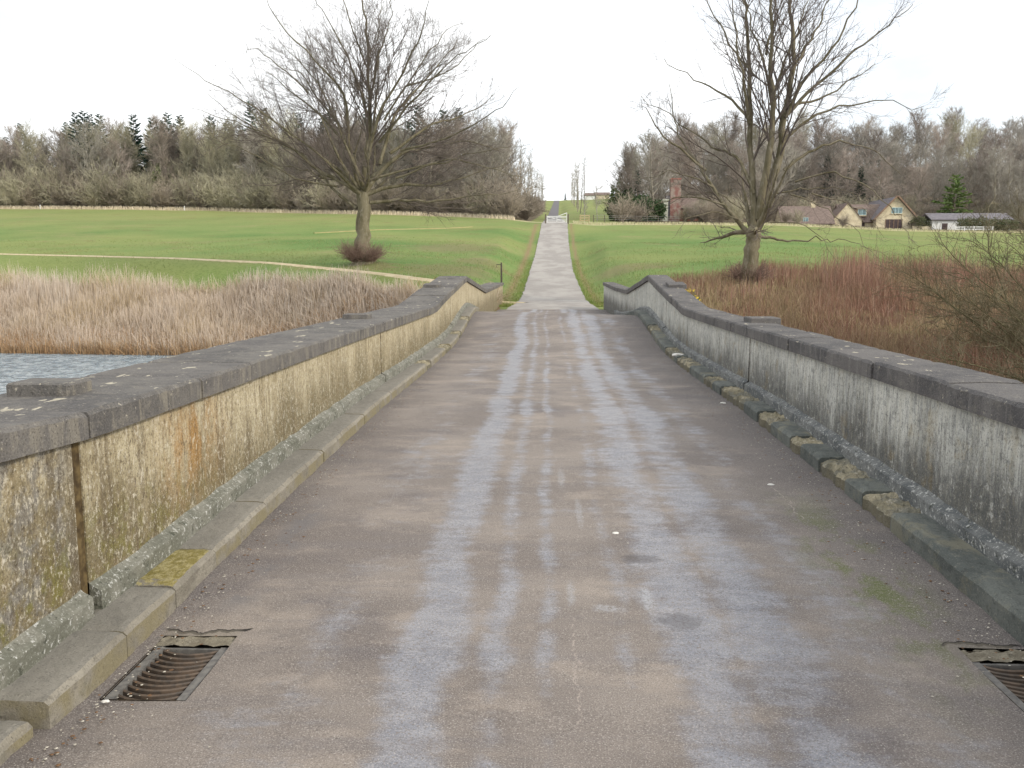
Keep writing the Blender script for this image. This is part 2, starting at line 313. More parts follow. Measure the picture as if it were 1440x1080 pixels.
for _ in range(6): cl = [cl[0]] + [((a[0]+b[0]+c[0])/3, (a[1]+b[1]+c[1])/3) for a, b, c in zip(cl[:-2], cl[1:-1], cl[2:])] + [cl[-1]]
ribbon('footpath', simple('sandy_path', (0.44, 0.36, 0.22), (0.55, 0.46, 0.30), 2.0, 0.95), cl, 0.55, 0.04, 7, None, 0.08)
cl2 = [(-4 + i*0.8 - 14, 88 + i*0.55 ) for i in range(22)]
ribbon('worn_track', simple('worn_turf', (0.30, 0.26, 0.10), (0.36, 0.31, 0.14), 2.0, 0.95), [(x - 8, y + 12) for x, y in cl2], 0.35, 0.04, 5, None, 0.15)

# ------------------------------------------------------------------ water
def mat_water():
    t = NT('lake_water'); c = t.mix(t.ss(t.noise(3.0, 5, .7, sc=(1, .8, 1)), .40, .60), (0.34, 0.46, 0.54), (0.76, 0.87, 0.93))  # pale ripple mottling paints the sky's reflection into the water colour
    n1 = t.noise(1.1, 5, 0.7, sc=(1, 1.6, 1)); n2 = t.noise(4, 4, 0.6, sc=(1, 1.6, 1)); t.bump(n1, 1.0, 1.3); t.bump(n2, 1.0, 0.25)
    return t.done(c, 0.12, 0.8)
V = []; nxw, nyw = 30, 30
for j in range(nyw + 1):
    for i in range(nxw + 1): V.append((-80 + 150 * i / nxw, -12 + 62 * j / nyw, -2.85))
idx = np.arange((nxw+1)*(nyw+1)).reshape(nyw+1, nxw+1)
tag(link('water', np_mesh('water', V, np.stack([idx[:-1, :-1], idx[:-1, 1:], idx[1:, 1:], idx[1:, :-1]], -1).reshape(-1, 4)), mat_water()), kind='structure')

# ------------------------------------------------------------------ bridge deck
PR = ([-30, -14, -8, -3, 0, 3.7, 6, 9.5, 12.5, 15.5, 17, 18.5, 20, 21.4, 23, 25, 27, 29.5, 34, 40], [-.2, -.1, .1, .0, -.01, .035, .10, .15, .125, .135, .175, .30, .46, .56, .47, .28, .15, .02, 0.0, .03])
def deck_z(X, Y):
    u = Y + 0.45 * X * float(sstep(np.array(Y), 10, 17)); z = (np.interp(u, *PR)*2 + np.interp(u-.5, *PR) + np.interp(u+.5, *PR)) / 4
    return float(z) - 0.012 * ((X - 0.16) / 1.9) ** 2
XL, XR = -1.76, 2.08       # road edges (kerb faces)
GL = (-1.70, -1.37, 3.16, 3.74); GR = (1.79, 2.10, 3.14, 3.72)   # gully openings
def mat_deck():
    t = NT('worn_asphalt'); p = t.xyz(); x, y = p[0], p[1]
    wob = t.math('MULTIPLY_ADD', t.noise(0.55, 4, 0.55, sc=(0.3, 0.45, 1)), 0.30, -0.15); xw = t.add(x, wob)
    red = t.noise(0.9, 5, 0.6, sc=(1.0, 1.0, 1)); base = t.mix(t.ss(red, 0.38, 0.62), (0.165, 0.140, 0.124), (0.235, 0.202, 0.176))
    tan = t.noise(1.7, 5, 0.65, sc=(0.8, 1.4, 1), loc=(5, 2, 0)); base = t.mix(t.mul(t.ss(tan, 0.50, 0.66), 0.5), base, (0.35, 0.295, 0.245))
    dk = t.noise(1.1, 4, 0.6, sc=(0.9, 1.3, 1), loc=(1, 7, 3)); base = t.mix(t.mul(t.ss(dk, 0.53, 0.68), 0.55), base, (0.11, 0.097, 0.10))
    # worn, damp, polished lanes left by wheels
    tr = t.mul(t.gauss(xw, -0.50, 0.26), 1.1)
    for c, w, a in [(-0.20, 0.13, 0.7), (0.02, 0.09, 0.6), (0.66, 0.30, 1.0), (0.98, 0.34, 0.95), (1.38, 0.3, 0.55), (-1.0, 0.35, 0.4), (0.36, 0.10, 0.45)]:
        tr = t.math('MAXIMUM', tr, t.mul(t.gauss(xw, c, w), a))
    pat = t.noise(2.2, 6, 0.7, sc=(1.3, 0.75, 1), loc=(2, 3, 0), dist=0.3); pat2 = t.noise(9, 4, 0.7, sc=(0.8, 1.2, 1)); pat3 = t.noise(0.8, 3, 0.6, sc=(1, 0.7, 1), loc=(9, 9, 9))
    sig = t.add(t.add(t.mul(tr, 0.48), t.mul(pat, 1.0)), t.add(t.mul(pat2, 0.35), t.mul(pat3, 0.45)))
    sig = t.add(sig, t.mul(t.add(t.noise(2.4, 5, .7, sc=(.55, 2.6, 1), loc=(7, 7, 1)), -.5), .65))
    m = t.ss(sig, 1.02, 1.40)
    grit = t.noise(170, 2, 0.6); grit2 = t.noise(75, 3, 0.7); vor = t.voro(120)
    m = t.mul(m, t.ss(grit2, 0.25, 0.55)); damp = t.mix(t.ss(pat2, 0.4, 0.6), (0.180, 0.194, 0.235), (0.255, 0.262, 0.295))  # damp lanes, with the sky's bluish reflection painted into their colour
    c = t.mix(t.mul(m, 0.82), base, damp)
    c = t.mix(t.mul(t.ss(t.noise(1.6, 5, .7, sc=(.35, 3.2, 1), loc=(0, 4, 0)), .52, .66), .35), c, (0.15, 0.135, 0.135))
    # road colour darkens towards the kerbs
    el = t.ss(t.add(x, t.mul(t.noise(1.5, 4), 0.5)), -1.15, -1.6); c = t.mix(t.mul(el, 0.65), c, (0.10, 0.088, 0.085))
    er = t.ss(t.add(x, t.mul(t.noise(1.3, 4), -0.7)), 0.95, 1.75); c = t.mix(t.mul(er, 0.66), c, (0.085, 0.08, 0.082))
    ms = t.mul(t.mul(t.gauss(x, 1.66, 0.36), t.gauss(y, 4.6, 2.0)), t.ss(t.noise(3.2, 5, 0.7, sc=(1.2, 0.7, 1)), 0.47, 0.62)); c = t.mix(t.mul(ms, 0.8), c, (0.10, 0.125, 0.022))
    # grit speckle
    c = t.mix(t.mul(t.ss(grit, 0.55, 0.70), 0.6), c, (0.52, 0.48, 0.44)); c = t.mix(t.mul(t.ss(grit, 0.46, 0.30), 0.55), c, (0.05, 0.045, 0.045))
    c = t.mix(t.mul(t.ss(grit2, 0.5, 0.68), 0.22), c, (0.40, 0.34, 0.30)); c = t.mix(t.mul(t.ss(vor, 0.35, 0.1), 0.25), c, (0.30, 0.28, 0.27))
    # shallow scars (sunken, darker, still damp)
    for cx, cy, rx, ry in [(0.53, 4.72, 0.13, 0.07), (0.62, 3.92, 0.10, 0.11)]:
        d = t.math('SQRT', t.add(t.math('POWER', t.math('DIVIDE', t.math('SUBTRACT', x, cx), rx), 2), t.math('POWER', t.math('DIVIDE', t.math('SUBTRACT', y, cy), ry), 2)))
        d = t.add(d, t.math('MULTIPLY_ADD', t.noise(12, 5, 0.75), 2.4, -1.2)); k = t.ss(d, 1.15, 0.7); c = t.mix(t.mul(k, 0.6), c, (0.085, 0.078, 0.082))
    # pale scuffs
    for cx, cy, rx, ry, a in [(0.30, 4.05, 0.085, 0.045, .7), (0.13, 4.22, 0.022, 0.17, .6), (0.50, 4.15, 0.03, 0.17, .65), (0.22, 5.55, 0.025, 0.3, .55), (0.12, 6.4, 0.03, 0.3, .5)]:
        d = t.math('SQRT', t.add(t.math('POWER', t.math('DIVIDE', t.math('SUBTRACT', x, cx), rx), 2), t.math('POWER', t.math('DIVIDE', t.math('SUBTRACT', y, cy), ry), 2)))
        d = t.add(d, t.math('MULTIPLY_ADD', t.noise(26, 4, 0.75), 2.2, -1.1)); c = t.mix(t.mul(t.mul(t.ss(d, 1.25, 0.45), t.ss(grit2, .35, .55)), a * .8), c, (0.37, 0.375, 0.39))
    # broken edges round the gullies
    for cx, x0, x1, yy in [(-1.5, -1.74, -1.30, 3.80), (1.9, 1.70, 2.1, 3.79)]:
        yw = t.add(y, t.math('MULTIPLY_ADD', t.noise(4.0, 4, .6, sc=(1, .3, 1), loc=(cx, 0, 0)), .24, -.12)); k = t.mul(t.gauss(yw, yy, .022), t.mul(t.ss(x, x0, x0 + .06), t.ss(x, x1, x1 - .06))); c = t.mix(t.ss(k, .1, .6), c, (0.022, 0.018, 0.016))
        k = t.mul(t.mul(t.ss(yw, yy - .28, yy - .02), t.ss(yw, yy + .01, yy)), t.mul(t.ss(x, x0, x0 + .06), t.ss(x, x1 - .04, x1 - .1))); c = t.mix(t.mul(k, .5), c, (0.21, 0.185, 0.145))
    gt = t.mul(t.gauss(x, -1.50, .16), t.mul(t.ss(y, 3.9, 4.2), t.ss(y, 6.2, 5.2))); c = t.mix(t.mul(gt, t.mul(t.ss(t.noise(3, 4, .7), .4, .55), .6)), c, (0.15, 0.145, 0.15))
    # hairline cracks
    cw = t.add(x, t.math('MULTIPLY_ADD', t.noise(6, 5, 0.7, sc=(0.2, 1, 1)), 0.16, -0.08))
    for cx, y0, y1 in [(0.13, 2.9, 4.0), (1.62, 5.4, 6.3), (-0.02, 9.0, 12.0)]:
        k = t.mul(t.gauss(cw, cx, 0.006), t.mul(t.ss(y, y0, y0 + .15), t.ss(y, y1, y1 - .15))); c = t.mix(t.mul(k, t.ss(t.noise(30, 3), .42, .55)), c, (0.36, 0.31, 0.27))
    rough = t.math('MULTIPLY_ADD', m, -0.34, 0.80); rough = t.add(rough, t.math('MULTIPLY_ADD', grit2, 0.2, -0.1))
    t.bump(t.noise(2.5, 3), 0.35, 0.02); t.bump(grit2, 0.45, 0.006); t.bump(grit, 0.55, 0.003); return t.done(c, rough, t.math('MULTIPLY_ADD', m, 0.35, 0.25))
def in_rect(x, y, r, e=1e-6): return r[0] - e < x < r[1] + e and r[2] - e < y < r[3] + e
def make_deck():
    xs = sorted(set([round(v, 4) for v in list(np.linspace(-1.86, 2.30, 53)) + [GL[0], GL[1], GR[0], GR[1], -1.53, 1.95]]))
    ysd = sorted(set([round(v, 4) for v in list(np.arange(-14, 2, 0.5)) + list(np.arange(2.0, 6.0, 0.1)) + list(np.arange(6, 34.8, 0.25)) + [GL[2], GL[3]]]))
    X, Y = np.meshgrid(xs, ysd); Z = np.array([[deck_z(x, y) for x in xs] for y in ysd])
    # the surface sags a little towards the gullies, with a ragged broken lip above the openings
    for g in (GL, GR):
        cx, cy = (g[0]+g[1])/2, (g[2]+g[3])/2; d = np.hypot((X-cx)/0.45, (Y-cy)/0.55); Z -= 0.022 * np.exp(-d**2 * 0.9)
    V = np.stack([X, Y, Z], -1).reshape(-1, 3); n, m = X.shape; F = []
    for j in range(n-1):
        for i in range(m-1):
            xc, yc = (xs[i]+xs[i+1])/2, (ysd[j]+ysd[j+1])/2
            if in_rect(xc, yc, GL) or in_rect(xc, yc, GR): continue
            F.append((j*m+i, j*m+i+1, (j+1)*m+i+1, (j+1)*m+i))
    return tag(link('road', np_mesh('road', V, np.array(F), True), mat_deck()), kind='structure')
make_deck()
# ---- the masonry under the deck, with arches
def mat_stone(name, c1, c2, c3, sc=3):
    t = NT(name); c = t.mix(t.ss(t.noise(sc, 5, 0.65), 0.4, 0.6), c1, c2); c = t.mix(t.mul(t.ss(t.noise(sc*5, 4, 0.7), 0.55, 0.7), 0.6), c, c3); t.bump(t.noise(sc*9, 5, 0.7), 0.6, 0.02); return t.done(c, 0.9)
ST = mat_stone('bridge_stone', (0.30, 0.26, 0.18), (0.20, 0.18, 0.14), (0.10, 0.10, 0.08))
def soffit(Y):
    for c, hw_, top in [(-1, 4.0, -0.75), (9.2, 4.6, -0.6), (19.2, 4.0, -0.75)]:
        if abs(Y - c) < hw_: return -3.6 + (top + 3.6) * math.sqrt(max(0, 1 - ((Y - c) / hw_) ** 2))
    return -3.9
b = MB(); secs = []
for Y in np.arange(-13, 33.5, 0.25):
    zt = min(deck_z(-2.0, Y), deck_z(2.2, Y)) - 0.10; zb = soffit(Y); xa, xb = -2.62, 2.66
    secs.append([(xa, Y, zb), (xb, Y, zb), (xb, Y, zt), (2.2, Y, zt), (1.7, Y, zt - .12), (-1.25, Y, zt - .12), (-1.7, Y, zt), (xa, Y, zt)])
tag(b.sweep(secs).build('bridge_vault', ST), 'low stone bridge of three arches carrying the carriageway over the lake', 'bridge')

# ------------------------------------------------------------------ parapets
def mat_wall(left):
    t = NT('weathered_render_' + ('warm' if left else 'grey')); p = t.xyz(); y, z = p[1], p[2]
    hz = t.math('SUBTRACT', z, 0.25)
    blot = t.noise(1.5, 5, 0.65, sc=(1, 1, 0.7), loc=(0, 3.3 if left else 8, 0)); streak = t.noise(16, 5, 0.7, sc=(1, 1, 0.09)); st2 = t.noise(38, 4, 0.7, sc=(1, 1, 0.12)); med = t.noise(22, 5, 0.75, sc=(1, 1, .7)); fin = t.noise(90, 3, 0.7)
    if left:
        c = t.mix(t.ss(blot, 0.4, 0.62), (0.50, 0.43, 0.29), (0.39, 0.325, 0.205)); c = t.mix(t.mul(t.ss(streak, 0.45, 0.62), 0.65), c, (0.60, 0.53, 0.37))
        c = t.mix(t.mul(t.ss(st2, 0.5, 0.64), 0.55), c, (0.22, 0.165, 0.095))
        lo = t.ss(t.add(hz, t.mul(t.noise(2.3, 4, 0.6, sc=(1, 1, .3)), -0.75)), 0.24, -0.28); c = t.mix(t.mul(lo, 0.85), c, t.mix(t.ss(med, .4, .6), (0.205, 0.16, 0.085), (0.115, 0.10, 0.055)))
        oc = t.mul(t.mul(t.gauss(y, 4.95, 0.7), t.ss(t.noise(5, 4, 0.65, sc=(1, 1, 0.5)), 0.36, 0.6)), t.gauss(hz, 0.42, 0.5)); c = t.mix(t.mul(oc, 0.85), c, (0.36, 0.195, 0.055))
        bn = t.mul(t.ss(y, 4.6, 3.2), t.ss(t.noise(3.4, 5, .7, loc=(9, 1, 3)), .42, .56)); c = t.mix(t.mul(bn, .6), c, (0.17, 0.135, 0.07)); gr = t.mul(t.ss(y, 3.75, 3.5), t.ss(t.noise(6, 5, 0.7, loc=(2, 1, 7)), 0.44, 0.6)); c = t.mix(t.mul(gr, 0.65), c, (0.215, 0.21, 0.205))
        mg = t.mul(t.ss(hz, 0.5, 0.05), t.mul(t.ss(y, 5.6, 4.0), t.ss(t.noise(7, 5, 0.7, loc=(5, 5, 1)), 0.46, 0.62))); c = t.mix(t.mul(mg, 0.7), c, (0.185, 0.17, 0.035))
        dkst = t.mul(t.ss(t.noise(9, 4, .7, sc=(1, 1, .08), loc=(3, 0, 0)), .52, .66), t.ss(y, 9, 6)); c = t.mix(t.mul(dkst, .55), c, (0.12, 0.09, 0.055))
        m2 = t.noise(42, 5, .8, sc=(1, 1, .75)); c = t.mix(t.mul(t.ss(med, 0.56, 0.63), 0.7), c, (0.62, 0.56, 0.44)); c = t.mix(t.mul(t.ss(m2, 0.56, 0.62), 0.6), c, (0.66, 0.61, 0.51)); c = t.mix(t.mul(t.ss(m2, 0.45, 0.38), 0.7), c, (0.10, 0.08, 0.05)); c = t.mix(t.mul(t.ss(med, 0.43, 0.36), 0.6), c, (0.095, 0.07, 0.045))
    else:
        c = t.mix(t.ss(blot, 0.4, 0.62), (0.64, 0.635, 0.58), (0.50, 0.50, 0.46)); c = t.mix(t.mul(t.ss(streak, 0.46, 0.6), 0.6), c, (0.55, 0.53, 0.45))
        lo = t.ss(t.add(hz, t.mul(t.add(t.mul(streak, 0.5), t.mul(t.noise(1.6, 5, 0.65, sc=(1, 1, .4), loc=(1, 0, 0)), 0.75)), -0.95)), -0.10, -0.52)
        c = t.mix(t.mul(lo, 0.86), c, t.mix(t.ss(med, .4, .6), (0.065, 0.068, 0.066), (0.13, 0.125, 0.105)))
        m3 = t.noise(30, 5, .8); c = t.mix(t.mul(t.ss(st2, 0.50, 0.60), 0.5), c, (0.15, 0.15, 0.15)); c = t.mix(t.mul(t.ss(m3, 0.55, 0.61), 0.5), c, (0.14, 0.15, 0.16))
        c = t.mix(t.mul(t.ss(t.noise(13, 6, 0.8, loc=(7, 0, 0)), 0.52, 0.60), 0.42), c, (0.085, 0.088, 0.09))
        c = t.mix(t.mul(t.ss(med, 0.57, 0.66), 0.6), c, (0.62, 0.62, 0.58)); c = t.mix(t.mul(t.ss(t.noise(4, 4, .7, loc=(0, 2, 4)), .56, .68), .3), c, (0.29, 0.21, 0.09))
    c = t.mix(t.mul(t.ss(fin, 0.58, 0.7), 0.45), c, (0.66, 0.60, 0.50)); c = t.mix(t.mul(t.ss(fin, 0.44, 0.34), 0.55), c, (0.06, 0.052, 0.042))
    t.bump(t.noise(5, 4, .6), 0.5, 0.03); t.bump(med, 0.8, 0.015); t.bump(fin, 0.8, 0.006); return t.done(c, 0.93, 0.2)
def mat_coping(left):
    t = NT('dark_coping_stone_' + ('warm' if left else 'grey')); a, b_, c_ = ((0.088, 0.083, 0.080), (0.15, 0.140, 0.127), (0.22, 0.20, 0.165)) if left else ((0.078, 0.075, 0.077), (0.13, 0.122, 0.118), (0.185, 0.172, 0.15))
    up = t.xyz(t.nrm)[2]; big = t.noise(1.8, 5, 0.65); med = t.noise(14, 5, 0.75); fin = t.noise(110, 3, 0.7)
    c = t.mix(t.ss(big, 0.38, 0.6), a, b_); c = t.mix(t.mul(t.ss(med, 0.5, 0.65), 0.6), c, c_)
    v = t.mul(t.ss(up, 0.5, 0.1), t.ss(t.noise(9, 4, 0.7, sc=(1, 1, 0.15)), 0.5, 0.62)); c = t.mix(t.mul(v, 0.55), c, (0.30, 0.27, 0.21) if left else (0.20, 0.19, 0.18))
    r = t.rnd(); c = t.mix(t.mul(r, 0.3), c, (0.17, 0.155, 0.145))
    lich = t.noise(4.2, 4, 0.6, sc=(2.0, 0.8, 1), loc=(3, 1, 0)); k = t.ss(lich, 0.645, 0.66); k = t.mul(k, t.ss(up, 0.6, 0.9))
    c = t.mix(t.mul(k, 0.85), c, (0.52, 0.47, 0.36)); sm = t.ss(t.noise(26, 4, 0.7, sc=(1.4, .8, 1)), 0.655, 0.68); c = t.mix(t.mul(sm, 0.8), c, (0.45, 0.41, 0.33))
    c = t.mix(t.mul(t.ss(fin, 0.56, 0.7), 0.5), c, (0.34, 0.32, 0.29)); c = t.mix(t.mul(t.ss(fin, 0.45, 0.33), 0.65), c, (0.028, 0.026, 0.026))
    t.bump(med, 0.7, 0.012); t.bump(fin, 0.8, 0.005); return t.done(c, 0.9, 0.25)
def mat_plinth(left):
    t = NT('lichen_plinth'); med = t.noise(18, 5, 0.75); c = t.mix(t.ss(t.noise(5, 4), 0.4, 0.6), (0.15, 0.15, 0.12) if left else (0.11, 0.118, 0.12), (0.22, 0.215, 0.18) if left else (0.19, 0.195, 0.19))
    c = t.mix(t.mul(t.ss(t.noise(34, 5, .75), 0.57, 0.62), .8), c, (0.60, 0.60, 0.57)); c = t.mix(t.mul(t.ss(med, 0.44, 0.36), 0.7), c, (0.045, 0.05, 0.035)); fin = t.noise(80, 3); c = t.mix(t.mul(t.ss(fin, .55, .7), .35), c, (.5, .5, .45)); t.bump(med, 0.8, 0.015); t.bump(fin, .7, .005); return t.done(c, 0.9)
def mat_joint(left): return simple('stained_joint', (0.055, 0.036, 0.016) if left else (0.05, 0.042, 0.03), (0.15, 0.105, 0.045) if left else (0.12, 0.08, 0.04), 18, 0.95, bump=0.01)
LB = ([-8, 1.5, 3.1, 3.7, 4.25, 10.8, 15.6, 16.1, 18.8, 22.45, 25.9, 29.6, 30.2, 42, 50], [1.35, 1.02, .944, .909, .903, .866, .832, .838, 1.05, 1.29, 1.046, .785, .78, .794, .79])
RB = ([-8, 1.5, 3.1, 4.36, 10.2, 14.6, 15.1, 17.4, 20.3, 23.3, 25.5, 26.2, 30, 36.5, 50], [1.35, 1.0, .92, .877, .856, .842, .85, 1.06, 1.34, 1.08, .893, .87, .855, .915, .92])
def pav(X, Y): return deck_z(X, Y) + 0.125
def wall_side(left):
    sg = -1 if left else 1; xi = -2.02 if left else 2.33; th = 0.55 if left else 0.42; TB = LB if left else RB
    y0, y1 = (-6.0, 41.8) if left else (-6.0, 36.2); joints = [-3.2, 3.69, 10.79, 18.75, 26.1, 34.3] if left else [-3.2, 3.3, 10.22, 17.35, 23.3, 29.9]
    cb = lambda Y: float(np.interp(Y, *TB)); side = 'left' if left else 'right'
    base = lambda Y: pav(xi, Y) if Y < 30 else float(np.interp(Y, [30, 42], [deck_z(xi, 30) + .125, gz(xi, 41.8) + .02 if left else gz(2.3, 36) + .1]))
    root = empty('bridge_parapet', (xi, 3, 0), label=('cream and ochre stained bridge parapet with flecked dark coping, beside the lake and reeds' if left else 'grey algae-streaked bridge parapet with dark coping, beside the reddish brambles'), cat='parapet wall')
    off = Vector((xi, 3, 0))
    def P(o): # keep world placement while parented
        o.parent = root; o.matrix_parent_inverse = root.matrix_world.inverted(); return o
    root.location = off; bpy.context.view_layer.update()
    mw, mc, mpn, mj = mat_wall(left), mat_coping(left), mat_plinth(left), mat_joint(left)
    ks = sorted(set([y0] + [j for j in joints] + [y1])); g = 0.036 if left else 0.030
    knots = list(TB[0])
    def stations(a, b_, st):
        L = [a] + [k for k in knots if a + .02 < k < b_ - .02] + list(np.arange(a + st, b_ - st * .4, st)) + [b_]; return sorted(set(round(float(v), 4) for v in L))
    # panels
    for a, c in zip(ks[:-1], ks[1:]):
        a2, c2 = a + (g if a > y0 else 0), c - (g if c < y1 else 0)
        m = MB(); secs = []
        for Y in stations(a2, c2, 0.5):
            zb, zt = base(Y) - 0.35, cb(Y); jx = random.uniform(-.003, .003)
            secs.append([(xi + jx, Y, zb), (xi + jx, Y, zt - .002), (xi + sg*th, Y, zt - .002), (xi + sg*th, Y, zb)])
        P(m.sweep(secs).build('wall_panel', mw))
        m = MB(); secs = []        # rounded skirting at the foot
        for Y in stations(a2, c2, 0.12):
            zb = base(Y); j = random.uniform(-.010, .010); h = 0.09 + random.uniform(-.008, .008)
            secs.append([(xi + sg*.01, Y, zb - .2), (xi - sg*(.058 + j*.6), Y, zb - .2), (xi - sg*(.055 + j*.4), Y, zb + h*.72), (xi - sg*(.048 + j*.4), Y, zb + h*.82), (xi - sg*.012, Y, zb + h), (xi + sg*.01, Y, zb + h + .02)])
        if c2 < 30.5: P(m.sweep(secs).build('plinth', mpn))
    # recessed joints
    for j in joints:
        m = MB(); zt, zb = min(cb(j - .03), cb(j + .03)) - .004, base(j) - .3
        P(m.box((min(xi + sg*.010, xi + sg*(th - .03)), j - .045 + .004, zb), (max(xi + sg*.010, xi + sg*(th - .03)), j + .045 - .004, zt)).build('wall_joint', mj))
    # coping stones
    xin, xout = xi - sg * .045, (-2.70 if left else 2.74)
    Y = y0
    random.seed(5 if left else 9)
    cuts = [y0]
    bends = [k for k in (joints + [k for k in TB[0] if 3 < k < 42 and k in (22.45, 29.6, 15.6, 20.3, 14.6)])]
    allc = sorted(set([y0, y1] + [k + 0.04 for k in bends if y0 < k < y1]))
    for a, c in zip(allc[:-1], allc[1:]):
        n = max(1, round((c - a) / 0.98)); ww = [random.uniform(.75, 1.25) for _ in range(n)]; tot = sum(ww); acc = a
        for w in ww: acc += (c - a) * w / tot; cuts.append(acc)
    H = 0.125
    for a, c in zip(cuts[:-1], cuts[1:]):
        if c - a < .05: continue
        a2, c2 = a + .004, c - .004; m = MB(); secs = []; dz = random.uniform(-.006, .004); dx = random.uniform(-.006, .006)
        for i, Y in enumerate(stations(a2, c2, 0.07)):
            z0 = cb(Y) + 0.0; e = (0.012 if (Y - a2 < .01 or c2 - Y < .01) else 0); r1, r2, r3 = (random.uniform(-.0035, .0035) for _ in range(3))
            z1 = z0 + H + dz - e * .6; ch = .014 + random.random() * .008
            secs.append([(xin - sg*(dx - e*.4 + r1), Y, z0), (xin - sg*(dx - e*.4 + r1), Y, z1 - ch), (xin - sg*(dx - ch - r2), Y, z1 + r3*.5), (xin*.5 + xout*.5, Y, z1 + .006), (xout - sg*(ch), Y, z1 + r3*.5), (xout, Y, z1 - ch), (xout, Y, z0)])
        P(m.sweep(secs).build('coping_stone', mc))
    # slabs over the outer pilasters
    slabs = [(4.14, 4.38, -2.29, -2.60), (11.2, 11.5, -2.26, -2.58), (19.2, 19.6, -2.30, -2.66)] if left else [(3.6, 3.9, 2.42, 2.78), (10.7, 11.1, 2.44, 2.80), (17.9, 18.4, 2.44, 2.80)]
    for (a, c, xa, xb) in slabs:
        m = MB(); x0, x1 = min(xa, xb), max(xa, xb); sec = []
        for Y, ins in [(a, .008), (a + .015, 0), (c - .015, 0), (c, .008)]:
            z = cb(Y) + H - .02; zt = z + .085
            sec.append([(x0 + ins, Y, z), (x0 + ins, Y, zt - .012), (x0 + .012 + ins, Y, zt - ins), (x1 - .012 - ins, Y, zt - ins), (x1 - ins, Y, zt - .012), (x1 - ins, Y, z)])
        o = P(m.sweep(sec).build('cap_slab', mc))
        m = MB(); zz = cb((a + c) / 2) - .004; P(m.box((min(xi + sg*(th+.002), xi + sg*(th+.10)), a - .1, -3.3), (max(xi + sg*(th+.002), xi + sg*(th+.10)), c + .02, zz)).build('pilaster', mw))
wall_side(True); wall_side(False)

# ------------------------------------------------------------------ kerbs
def mat_kerb(kind):
    t = NT('kerb_' + kind); C = {'smooth': ((0.21, 0.19, 0.155), (0.285, 0.26, 0.215), (0.16, 0.15, 0.115)), 'dark': ((0.095, 0.105, 0.098), (0.15, 0.16, 0.145), (0.20, 0.20, 0.165)), 'broken': ((0.19, 0.17, 0.11), (0.33, 0.29, 0.20), (0.50, 0.46, 0.38)), 'mossy': ((0.21, 0.19, 0.155), (0.285, 0.26, 0.215), (0.16, 0.15, 0.115))}[kind]
    up = t.xyz(t.nrm)[2]; n1 = t.noise(4, 5, 0.65, sc=(1, .5, 1)); n2 = t.noise(14, 5, 0.75, sc=(1, .8, 1)); fin = t.noise(120, 3, 0.7); c = t.mix(t.ss(n1, 0.38, 0.62), C[0], C[1]); c = t.mix(t.mul(t.ss(n2, 0.54, 0.66), 0.6), c, C[2])
    c = t.mix(t.mul(t.ss(n2, 0.46, 0.36), 0.45), c, tuple(v * .4 for v in C[0]))
    if kind == 'broken': c = t.mix(t.mul(t.ss(t.noise(3.2, 5, .7), .44, .58), .8), c, (0.13, 0.13, 0.11)); c = t.mix(t.mul(t.ss(up, .6, .2), .7), c, (0.12, 0.11, 0.08))
    if kind == 'mossy': c = t.mix(t.mul(t.ss(up, .6, .9), t.ss(t.add(t.gauss(t.xyz()[1], 4.30, .42), t.mul(t.add(t.noise(7, 5, .7), -.5), 1.6)), .34, .44)), c, t.mix(t.ss(n2, .42, .6), (0.20, 0.165, 0.045), (0.36, 0.31, 0.15)))
    if kind == 'dark': c = t.mix(t.mul(t.ss(t.noise(2.2, 5, .7, loc=(3, 0, 0)), .54, .64), .5), c, (0.24, 0.22, 0.15))
    if kind == 'smooth': c = t.mix(t.mul(t.ss(up, 0.6, 0.2), t.ss(t.noise(6, 4), .35, .6)), c, (0.23, 0.20, 0.125)); c = t.mix(t.mul(t.ss(up, .7, .95), .45), c, (0.19, 0.185, 0.17))
    c = t.mix(t.mul(t.ss(fin, 0.57, 0.7), 0.35), c, (0.42, 0.39, 0.33)); c = t.mix(t.mul(t.ss(fin, 0.44, 0.33), 0.5), c, (0.04, 0.036, 0.03))
    t.bump(n2, 0.7, 0.02 if kind in ('broken', 'mossy') else 0.008); t.bump(fin, 0.6, 0.003); return t.done(c, 0.88, 0.3)
KM = {k: mat_kerb(k) for k in ('smooth', 'dark', 'broken', 'mossy')}
